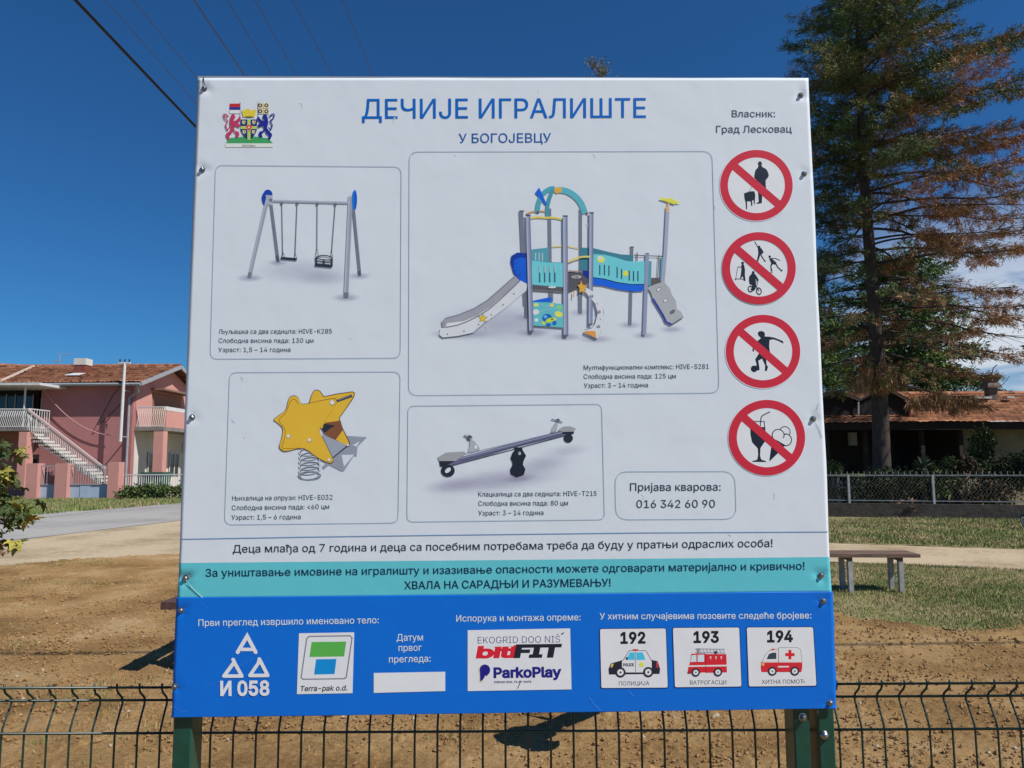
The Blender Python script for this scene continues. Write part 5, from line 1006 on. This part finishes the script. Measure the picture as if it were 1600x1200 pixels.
# a hanging bunch of dead needles low on the trunk and one over the roof
r3 = random.Random(4)
def bunch(c, rx, rz, n, seed):
    rr_ = np.random.default_rng(seed); P = rr_.normal(0, 1, (n, 3)); P /= np.linalg.norm(P, axis=1)[:, None]; P *= rr_.random((n, 1))**.4; P = P*np.array([rx, rx*.6, rz])+np.array(c); return P
pb = at(1378, 588, 24.0); pc = at(1480, 632, 24.3)
pine = bpy.data.objects['pine_tree']
mb = MB(); mb.tube([(TX, TYY, 5.0), at(1420, 605, 24.3), at(1500, 622, 24.3)], [.05, .035, .012], 5); mb.tube([(TX, TYY, 4.6), at(1372, 575, 24)], [.05, .02], 5); obj('branch', mb, M_twig, pine)
P = np.concatenate([bunch(at(1376, 585, 24.0), .6, .5, 110, 1), bunch(at(1350, 600, 24.0), .7, .25, 60, 5), bunch(at(1400, 592, 24.2), .5, .3, 50, 6), bunch(at(1436, 628, 24.3), .4, .22, 50, 2), bunch(at(1462, 622, 24.3), .45, .36, 80, 3), bunch(at(1492, 628, 24.3), .5, .3, 80, 4), bunch(at(1515, 622, 24.3), .4, .16, 24, 7)])
foliage('hanging_needles', P, np.tile([0, 0, -1.0], (len(P), 1)), .24, .11, [N_brown, N_tan, N_olive], np.random.default_rng(5).choice([0, 0, 1, 2], len(P)), 8, .5, .45, 6, pine, .05)
T2 = at(1398, 600, 42)
def pick2(p, az, f, r): return 1 if r.random() < .35+noise.noise(p*.5) else 0
conifer('spruce_tree', 'bright green conifer rising behind the tiled roof, left of the chimney', (T2.x+.4, 42, 0), at(1400, 400, 42).z, lambda z, a: max(.15, 4.6*min(1, (15.5-z)/8)**.8)*(1 if z > 3 else .6), 2.5, 120, [leafm('spruce_green', (.06, .115, .03)), leafm('spruce_light', (.14, .21, .04)), N_dark], pick2, 5, tuft=.30, per=13, trunk_r=.25, bare=.15, droop=.1, lift=(-.05, .3), width=.22, step_tw=.24)
T3 = at(1292, 600, 36)
conifer('spruce_tree', 'dark green conifer at the right edge of the notice board behind the house roof', (T3.x-1.0, 36, 0), at(1290, 440, 36).z, lambda z, a: max(.15, 3.9*min(1, (10.4-z)/5)**.8), 1.5, 84, [leafm('spruce_green', (.06, .115, .03)), leafm('spruce_light', (.14, .21, .04)), N_dark], pick2, 8, tuft=.26, per=12, trunk_r=.2, bare=.15, droop=.1, lift=(-.05, .3), width=.22, step_tw=.24)
conifer('spruce_tree', 'conifer added out of view past the right edge to shade the garden', (19.6, 22.6, 0), 9.5, lambda z, a: max(.15, 3.0*min(1, (10.5-z)/6)**.8), 1.6, 70, [N_green, N_olive], pick2, 9, tuft=.22, per=7, trunk_r=.22, bare=.1, droop=.1, lift=(-.05, .3), width=.2, step_tw=.22)  # unseen tree added for the shade it casts on the garden
# treetop peeping over the board: slender bare-ish birch far behind
def broadleaf(name, label, base, H, R_, z0, n, mats, seed, size, per, cat='tree', trunk=.12, thin=1.0, parent=None):
    r = random.Random(seed); root = thing(name, label, cat, base); b0_ = Vector(base); tr = MB(); tr.tube([b0_-Vector((0, 0, .2)), b0_+Vector((.1, 0, H*.5)), b0_+Vector((0, .05, H*.96))], [trunk, trunk*.6, trunk*.12], 8); obj('trunk', tr, M_bark, root, smooth=True)
    P, D = [], []
    for i in range(n):
        t = (i+.5)/n; z = z0+(H-z0)*t; az = i*2.4+r.random(); L_ = R_*math.sin(math.pi*min(.98, .15+.82*t))*r.uniform(.7, 1.1)+.15; d = Vector((math.cos(az), math.sin(az), r.uniform(.4, 1.0))).normalized(); a_ = b0_+Vector((0, 0, z-base[2]-L_*.35)); pth = [a_]
        for k in range(5): d = (d+Vector((r.uniform(-.2, .2), r.uniform(-.2, .2), r.uniform(-.12, .1)))).normalized(); pth.append(pth[-1]+d*L_/5)
        mb = MB(); mb.tube(pth, [.03*L_/(R_+.01)*(1-.8*k/5)+.004 for k in range(6)], 4)
        obj('branch', mb, M_twig, root)
        for k in range(2, 6):
            for _ in range(int(7*thin)): P.append(tuple(pth[k]+Vector((r.gauss(0, 1), r.gauss(0, 1), r.gauss(0, .8)))*L_*.17)); D.append((r.uniform(-1, 1), r.uniform(-1, 1), .2))
    P, D = np.array(P), np.array(D); foliage('leaves', P, D, size, .55, mats, np.random.default_rng(seed).integers(0, len(mats), len(P)), per, .1, .8, seed, root, size*.8); return root
q = at(935, 98, 30); broadleaf('birch_tree', 'thin treetop peeping just over the top edge of the notice board', (q.x, 30, 0), q.z, 2.6, 8, 44, [mat('grey_birch_leaf', (.20, .19, .16), .8), N_olive], 3, .09, 6, thin=1.5)

# ============================================================ HOUSE ON THE RIGHT
BY = 27.6; rl = at(1240, 640, BY); 
ez = at(1500, 664, BY-.7).z; rz_ = at(1500, 617, BY+4.4).z; X0 = at(1215, 660, BY).x; X1 = at(1760, 660, BY).x
xw_ = at(1507, 700, BY).x
h2 = thing('tiled_house', 'long low house with weathered orange tiled roof and a veranda recess added to darken its front', 'house', ((X0+X1)/2, BY+4, 0))
M_tile3 = tile_mat('weathered_orange_tiles', (.40, .17, .085), (.52, .27, .155), (.20, .10, .065))
M_darkw = mat('shade_brown_boarding', (.045, .032, .025), .9, var=.4, scale=2, stretch=(6, 6, .6)); M_olive = mat('stained_olive_render', (.30, .27, .17), .95, var=.35, scale=1.2)  # dark brown of the boarding stands in for deep shade under the eave
roof_slope(h2, M_tile3, X0, X1, BY-.7, ez+.05, BY+4.4, rz_, tile=.24, course=.5); roof_slope(h2, M_tile3, X0, X1, BY+9.5, ez+.05, BY+4.4, rz_, tile=.24, course=.30, name='rear_roof')
mb = MB(); mb.tube([(X0, BY+4.4, rz_+.05), (X1, BY+4.4, rz_+.05)], .1, 8); obj('ridge_tiles', mb, M_tile3, h2)
mb = MB(); mb.box(X0, X1, BY-.64, BY-.60, ez-.16, ez+.115); mb.box(xw_, X1, BY-.599, BY-.003, ez-.03, ez-.0); obj('fascia', mb, M_darkw, h2); mb = MB(); mb.box(X0, X1, BY+9.3, BY+9.36, ez-.16, ez+.1); obj('fascia', mb, M_darkw, h2)
xw = at(1507, 700, BY).x
mb = MB(); mb.box(X0+.3, xw, BY+2.6, BY+2.8, -.1, ez+.6); obj('added_veranda_wall', mb, M_darkw, h2)  # deep veranda recess added so the front under the eave falls dark
mb = MB(); mb.box(xw, xw+.2, BY+.201, BY+2.6, -.1, ez+.3); obj('added_veranda_side_wall', mb, M_darkw, h2)
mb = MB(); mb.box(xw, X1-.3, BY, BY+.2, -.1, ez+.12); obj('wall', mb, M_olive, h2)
mb = MB(); mb.box(X0+.3, xw-.002, BY-.6, BY+2.59, ez-.04, ez+.0); obj('added_veranda_ceiling', mb, M_darkw, h2)
mb = MB(); mb.box(X0, X1, BY+8.6, BY+8.8, -.1, ez+.1); obj('wall', mb, M_olive, h2)
for px in (1292, 1352, 1440, 1500): x = at(px, 700, BY-.3).x; mb = MB(); mb.box(x-.07, x+.07, BY-.4, BY-.26, -.05, ez-.045); obj('added_veranda_post', mb, M_darkw, h2)
for a, b in ((1400, 1425), (1450, 1478)):
    A = at(a, 690, BY+2.5); B = at(b, 735, BY+2.5); mb = MB(); mb.box(A.x, B.x, BY+2.5, BY+2.59, B.z, A.z); w_ = obj('window', mb, M_glass, h2)
A = at(1326, 676, BY+2.5); B = at(1337, 696, BY+2.5); mb = MB(); mb.box(A.x, B.x, BY+2.35, BY+2.59, B.z, A.z); obj('meter_box', mb, mat('pale_box', (.5, .49, .46), .6), h2)
# raised twin-gabled lantern on the left part of the roof
GY = 27.9
def gb(px, py): return at(px, py, GY)
peaks = [(1284, 622, 1303, 613, 1341, 628), (1341, 628, 1378, 607, 1420, 630)]
for (a, az_, b, bz_, c, cz_) in peaks:
    A, B, C_ = gb(a, az_), gb(b, bz_), gb(c, cz_); mb = MB(); D_ = at(a, 650, GY); E_ = at(c, 650, GY)
    mb.prism([A, B, C_, Vector((C_.x, GY, E_.z-.1)), Vector((A.x, GY, E_.z-.1))], Vector((0, 2.6, 0))); obj('dormer_wall', mb, mat('black_weatherboard', (.022, .018, .017), .9), h2)
    mb = MB(); up = Vector((0, 0, .05)); 
    for p_, q_ in ((A, B), (B, C_)): mb.beam(p_+Vector((0, -.1, .06)), q_+Vector((0, -.1, .06)), .06, .07)
    obj('barge_board', mb, mat('weathered_white_board', (.42, .42, .40), .7), h2)
    mb = MB()
    for p_, q_ in ((A, B), (B, C_)): mb.quad(p_+Vector((0, -.2, .11)), q_+Vector((0, -.2, .11)), q_+Vector((0, 2.9, .11)), p_+Vector((0, 2.9, .11)))
    obj('dormer_roof', mb, M_tile3, h2)
for px, t_, w in ((1341, 628, .035), (1421, 630, .05)): A = at(px, t_, GY-.12); B = at(px, 650, GY-.12); mb = MB(); mb.tube([A, B], w, 8); obj('downpipe', mb, mat('weathered_white_board', (.42, .42, .40)) if px < 1400 else M_brick, h2)
# chimney with flared cap
cc = at(1549, 622, BY+3.2); z = lambda py: at(1549, py, BY+3.2).z
mb = MB(); mb.lathe([(.24, z(630)), (.24, z(607)), (.42, z(606.5)), (.40, z(603)), (.27, z(597)), (.42, z(590.5)), (.46, z(590)), (.46, z(588)), (.3, z(587.5))], (cc.x, BY+3.2, 0), 4, Matrix.Rotation(R(45), 3, 'Z')); obj('chimney', mb, mat('stained_cement', (.17, .14, .12), .95, var=.5, scale=5), h2)
mb = MB(); mb.box(cc.x-1.0, cc.x-.3, BY+2.7, BY+3.0, z(624), z(621)); mb.box(cc.x+.26, cc.x+.55, BY+2.6, BY+2.9, z(624), z(621)); obj('flashing', mb, mat('pale_box', (.5, .49, .46)), h2)
mb = MB(); mb.tube([at(1549, 588, BY+3.2), at(1552, 575, BY+3.2), at(1558, 570, BY+3.2)], .02, 4); mb.tube([at(1559, 605, BY+3.2), at(1568, 600, BY+3.2), at(1577, 588, BY+3.2)], .012, 4); tag(obj('cable', mb, mat('black_cable', (.02, .02, .02))), 'bent wires sticking up from the cement chimney cap', 'cable')

# garden fence on its plinth
GA = gnd(1280, 806); GB_ = gnd(1600, 811); gd = (GB_-GA).normalized(); GA2 = GA-gd*3; GB2 = GB_+gd*3
gf = thing('garden_fence', 'grey iron and wire fence on a dark concrete plinth below the pine', 'fence', tuple((GA+GB_)/2))
zt_ = at(1400, 742, GA.y).z; zp_ = at(1400, 785, GA.y).z
def along(s_, z, dy=0): p = GA2+gd*s_; return Vector((p.x, p.y+dy, z))
LEN = (GB2-GA2).length
mb = MB(); mb.beam(along(0, zp_/2-.05), along(LEN, zp_/2-.05), .18, zp_+.1, up=Vector((0, 0, 1))); obj('plinth', mb, mat('shade_dark_plinth', (.10, .085, .07), .95, var=.5, scale=3, bump=.01, bscale=12), gf)  # shade on the plinth is put into its dark base colour
M_iron = mat('pale_iron_paint', (.30, .32, .33), .7, var=.35, scale=8)
for z_, w in ((zt_, .034), (zp_+.08, .028)): mb = MB(); mb.beam(along(0, z_), along(LEN, z_), .03, w); obj('rail', mb, M_iron, gf)
for px in (1320, 1431, 1547, 1660, 1210):
    x = at(px, 760, GA.y).x; s_ = (x-GA2.x)/gd.x; mb = MB(); mb.beam(along(s_, zp_), along(s_, zt_+.02), .06, .05); obj('fence_post', mb, M_iron, gf)
sp = MB(); sp.beam((0, 0, 0), (0, 0, .09), .012, .012); spm = mesh_of('spike', sp, M_iron)
s_ = .1
while s_ < LEN: inst('spike', spm, along(s_, zt_+.02), gf); s_ += .148
dm = MB(); c_ = .17; nz_ = int((zt_-zp_-.1)/c_)
s_ = 0.0
while s_ < LEN:
    for k in range(nz_*2):
        z0_ = zp_+.1+k*c_/2*((zt_-zp_-.12)/(nz_*c_)); z1_ = zp_+.1+(k+1)*c_/2*((zt_-zp_-.12)/(nz_*c_)); o_ = .05 if k % 2 == 0 else -.05
        a = along(s_+(.05 if k % 2 else -.05)+.05, z0_); b = along(s_+(-.05 if k % 2 else .05)+.05, z1_); dm.beam(a, b, .007, .007)
        a = along(s_+.2-(.05 if k % 2 else -.05)+.0, z0_); 
    s_ += .1
obj('wire_infill', dm, mat('rusty_wire', (.16, .14, .12), .7), gf, kind='stuff')

# garden plants behind the fence
def shrub(label, x, y, z, rx, rz, n, mats, seed, size=.11, name='shrub', per=7, cat='shrub'):
    P = bunch((x, y, z), rx, rz, n, seed); root = thing(name, label, cat, (x, y, 0)); mb = MB(); r = random.Random(seed)
    for k in range(6): a = r.random()*6.3; mb.tube([(x+.05*math.cos(a), y+.05*math.sin(a), -.05), (x+rx*.6*math.cos(a), y+rx*.4*math.sin(a), z+rz*.3)], [.02, .008], 4)
    obj('stems', mb, M_twig, root); c = P-np.array([x, y, z-rz*.5]); foliage('leaves', P, c/np.linalg.norm(c, axis=1)[:, None], size, .5, mats, np.random.default_rng(seed).integers(0, len(mats), n), per, 0, .7, seed, root, size*.6); return root
L_d = leafm('shrub_shade_dark', (.025, .04, .018)); L_m = leafm('shrub_mid', (.06, .09, .03)); L_l = leafm('shrub_light', (.14, .19, .055)); L_o = leafm('shrub_rusty', (.14, .075, .04))  # darkest leaf tone puts the garden's shade into the colour
PY = GA.y+1.4
def sh(px, py, rx, rz, n, mats, seed, label, Y=PY, **k): p = at(px, py, Y); return shrub(label, p.x, Y, max(rz*.9, p.z), rx, rz, n, mats, seed, **k)
sh(1301, 732, .28, .22, 120, [L_m, L_l], 1, 'round clipped green bush at the left end of the garden fence', size=.07)
sh(1395, 752, 1.0, .45, 260, [L_d, L_m], 2, 'low dark shrub behind the garden fence beside the pine trunk')
sh(1465, 752, .7, .5, 240, [L_d, L_m, L_l], 3, 'leafy green shrub between yucca and rusty bush')
sh(1483, 722, .2, .14, 60, [L_l, L_m], 4, 'small pale green bush top above the garden fence', size=.07)
sh(1512, 733, .35, .3, 160, [L_o, L_d], 5, 'rusty brown bush behind the garden fence')
sh(1535, 700, .42, .75, 260, [L_d, L_m, L_l], 6, 'climbing plant growing up the olive wall corner', Y=PY+2.4)
sh(1575, 745, 1.0, .6, 420, [L_d, L_m], 7, 'wide dark shrub in the right corner of the garden')
sh(1545, 775, .7, .35, 240, [L_d, L_o], 8, 'ragged shrub hanging through the garden fence at its right part', Y=GA.y-.3)
sh(1620, 735, .9, .7, 300, [L_d, L_m], 9, 'dark shrub cut off by the right edge of the picture')
sh(1345, 770, .8, .4, 220, [L_d], 10, 'dark low planting left of the pine trunk')
sh(1420, 800, .45, .16, 120, [L_o, mat('dry_brush', (.22, .14, .08), .9)], 12, 'heap of dry brushwood at the foot of the plinth', Y=GA.y-.45, size=.16)
# yucca
yp = at(1443, 735, PY); yc = thing('yucca', 'spiky yucca with a short trunk above the garden fence', 'plant', (yp.x, PY, 0)); mb = MB(); mb.tube([(yp.x, PY, 0), (yp.x, PY, yp.z+.1)], .05, 7); obj('trunk', mb, M_bark, yc)
mb = MB(); r = random.Random(2)
for k in range(46):
    az = k*2.4; e = r.uniform(-.1, 1.3); d = Vector((math.cos(az)*math.cos(e), math.sin(az)*math.cos(e), math.sin(e))); sd_ = d.cross(Vector((0, 0, 1))).normalized()*.02; c = Vector((yp.x, PY, yp.z+.12)); l_ = r.uniform(.38, .5); mb.add([c-sd_, c+sd_, c+d*l_*.6+sd_-Vector((0, 0, .02)), c+d*l_-Vector((0, 0, .08)), c+d*l_*.6-sd_-Vector((0, 0, .02))], [(0, 1, 2, 3, 4)])
obj('leaves', mb, leafm('yucca_leaf', (.12, .17, .09)), yc, kind='stuff')
A = at(1307, 741, PY+.6); B = at(1352, 745, PY+.6); mb = MB(); mb.box(A.x, B.x, PY+.6, PY+1.1, B.z, A.z); gt = thing('garden_table', 'narrow table with a yellow green top behind the garden fence', 'table', ((A.x+B.x)/2, PY+.8, 0)); obj('top', mb, mat('yellow_green_paint', (.36, .38, .08), .6), gt)
for x in (A.x+.06, B.x-.06): 
    for y in (PY+.65, PY+1.05): mb = MB(); mb.box(x-.03, x+.03, y-.03, y+.03, -.05, B.z-.002); obj('leg', mb, M_iron, gt)
A = at(1311, 760, PY+.3); B = at(1350, 763, PY+.3); mb = MB(); mb.box(A.x, B.x, PY+.3, PY+.55, B.z, A.z); st = thing('low_shelf', 'low white shelf standing behind the garden fence under the table', 'shelf', (A.x+.3, PY+.4, 0)); obj('board', mb, M_white, st); mb = MB(); mb.box(A.x+.05, A.x+.12, PY+.35, PY+.5, -.05, B.z-.002); mb.box(B.x-.12, B.x-.05, PY+.35, PY+.5, -.05, B.z-.002); obj('support', mb, M_iron, st, kind='stuff')
mb = MB(); mb.tube([gnd(1519, 803), at(1537, 776, GA.y-.25)], .03, 5); tag(obj('wooden_stake', mb, mat('grey_wood', (.34, .32, .29), .9)), 'grey wooden stake leaning against the garden fence plinth', 'stake')
p_ = gnd(1598, 826); mb = MB(); mb.lathe([(.12, 0), (.12, .03), (.08, .04), (.08, .0)], (p_.x+.05, p_.y, .16), 16, Matrix.Rotation(R(80), 3, 'Y')); wt = thing('cart_wheel', 'small dark wheel with a white rim at the right edge of the grass strip', 'wheel', (p_.x, p_.y, 0)); obj('rim', mb, M_white, wt); mb = MB(); mb.lathe([(.16, .0), (.175, .03), (.16, .06), (.12, .05), (.12, .01)], (p_.x+.06, p_.y, .16), 18, Matrix.Rotation(R(80), 3, 'Y')); obj('tyre', mb, mat('black_rubber', (.02, .02, .022)), wt)

# ============================================================ OVERHEAD LINES
M_cab = mat('thick_black_cable', (.01, .01, .012), .6); M_lin = mat('thin_line_wire', (.10, .10, .11), .5)
pl = thing('utility_pole', 'concrete power pole standing far behind the notice board', 'pole', (-4.6, 46, 0)); PZ = 9.2
mb = MB(); mb.tube([(-4.6, 46, -.3), (-4.6, 46, PZ)], [.17, .11], 10); obj('mast', mb, M_conc, pl); mb = MB(); mb.beam((-7.1, 45.85, PZ-.3), (-2.2, 45.85, PZ-.3), .1, .1); obj('crossarm', mb, M_grey, pl)
def line_wire(name, label, pxa, xa_z, r_, m, sag=.0, group='overhead power wires'):
    (ax, ay), (bx_, by_) = pxa; Hh = PZ
    def onh(px, py): d = ray(px, py); return Vector((0, 0, EYE))+d*((Hh-EYE)/d.z)
    A = onh(ax, ay); B = onh(bx_, by_); d = (B-A).normalized(); A2 = A-d*25; B2 = A+d*((45.8-A.y)/d.y); mb = MB(); mb.tube([A2, A, B, B2], r_, 5); o = obj(name, mb, m); tag(o, label, 'wire', group)
line_wire('power_cable', 'thick black overhead cable running down to the top left corner of the board', ((118, 0), (305, 197)), 0, .019, M_cab, group=None) if False else None
def wire2(label, a, b, r_, m): 
    d0 = ray(*a); d1 = ray(*b); e = Vector((0, 0, EYE)); A = e+d0*((PZ-EYE)/d0.z); B = e+d1*((PZ-EYE)/d1.z); d = (B-A).normalized(); mb = MB(); mb.tube([A-d*20, A, B, A+d*((45.8-A.y)/d.y)], r_, 5); return tag(obj('overhead_wire', mb, m), label, 'wire', 'overhead wires in the blue sky')
wire2('thick black cable, leftmost of the overhead wires', (118, 0), (305, 197), .030, M_cab)
for (a, b), lb in zip((((165, 0), (308, 163)), ((208, 0), (308, 122)), ((303, 0), (380, 115)), ((355, 0), (424, 115)), ((398, 0), (462, 115)), ((457, 0), (518, 115)), ((535, 0), (582, 117))), ('second', 'third', 'fourth', 'fifth', 'sixth', 'seventh', 'eighth')): wire2('thin overhead wire, %s from the left in the sky above the board' % lb, a, b, .0065 if lb != 'fourth' else .011, M_lin)
# a cable crossing high above the yard, whose faint shadow lies on the soil
sh0 = gnd(0, 1022); sh1 = gnd(1600, 1004); k = SUN*(8.5/SUN.z); mb = MB(); dd = (sh1-sh0).normalized(); mb.tube([sh0+k-dd*10, sh1+k+dd*18], .03, 6); tag(obj('overhead_cable', mb, M_cab), 'black cable crossing high over the yard, casting a faint line on the soil', 'cable')

# ============================================================ SAPLING at the left edge
sp_ = thing('young_tree', 'young tree with yellow green lobed leaves at the left edge of the picture', 'tree', (-3.75, 4.6, 0))
mb = MB(); mb.tube([(-3.75, 4.6, -.05), (-3.72, 4.6, 1.0), (-3.7, 4.62, 2.1)], [.03, .022, .01], 8); obj('trunk', mb, mat('young_bark', (.16, .13, .09), .9), sp_)
lf = MB()
def leaflet(d, l_, w): 
    d = Vector(d).normalized(); s_ = Vector((-d.y, d.x, 0)); m_ = d*l_
    lf.add([Vector((0, 0, 0))+d*.01, m_*.28+s_*w*.42+Vector((0, 0, .006)), m_*.5+s_*w*.5+Vector((0, 0, .008)), m_*.62+s_*w*.3, m_*.8+s_*w*.22, m_+Vector((0, 0, -.012)), m_*.8-s_*w*.22, m_*.62-s_*w*.3, m_*.5-s_*w*.5+Vector((0, 0, .008)), m_*.28-s_*w*.42+Vector((0, 0, .006)), m_*.5+Vector((0, 0, -.004))], [(0, 1, 10), (1, 2, 10), (2, 3, 10), (3, 4, 10), (4, 5, 10), (5, 6, 10), (6, 7, 10), (7, 8, 10), (8, 9, 10), (9, 0, 10)])
for a, l_ in ((0, .11), (.8, .085), (-.8, .085), (1.6, .06), (-1.6, .06)): leaflet((math.cos(a), math.sin(a), -.15), l_, l_*.52)
lms = [mesh_of('leaf', lf, leafm(n_, c)) for n_, c in (('leaf_dark_green', (.07, .10, .03)), ('leaf_green', (.16, .19, .05)), ('leaf_yellow', (.42, .36, .07)), ('leaf_brown', (.22, .13, .07)))]
r = random.Random(12)
for (px, py, n_, spr) in ((5, 745, 26, 16), (14, 790, 26, 22), (22, 812, 20, 22), (36, 800, 16, 16), (2, 700, 10, 12), (30, 705, 5, 12), (2, 850, 7, 10), (20, 850, 5, 9), (-20, 780, 30, 30), (-30, 840, 20, 26)):
    c = at(px, py, 4.6); mb = MB(); mb.tube([(-3.73, 4.6, max(.3, c.z-.35)), Vector((-3.73, 4.6, c.z)).lerp(c, .5)+Vector((0, 0, -.05)), c], [.008, .005, .002], 5); obj('twig', mb, M_twig, sp_)
    for k in range(n_):
        q = at(px+r.gauss(0, spr*.55), py+r.gauss(0, spr*.55), 4.6+r.uniform(-.18, .18)); inst('leaf', lms[r.choices((0, 1, 2, 3), (5, 5, 3, 1.5))[0]], q, sp_, (r.uniform(-.9, .9), r.uniform(-.6, .9), r.random()*6.3), [r.uniform(.45, .85)]*3)
# rough growth by the railing
for k_, (px, py, rx) in enumerate(((232, 762, .9), (262, 760, 1.1), (208, 765, .6))): sh(px, py+6, rx, .16, 110, [L_m, L_l], 30+k_, ('low green weeds in front of the bin', 'spreading green weeds under the balcony column', 'tuft of weeds beside the last pink pillar')[k_], Y=FH-.2, size=.16)
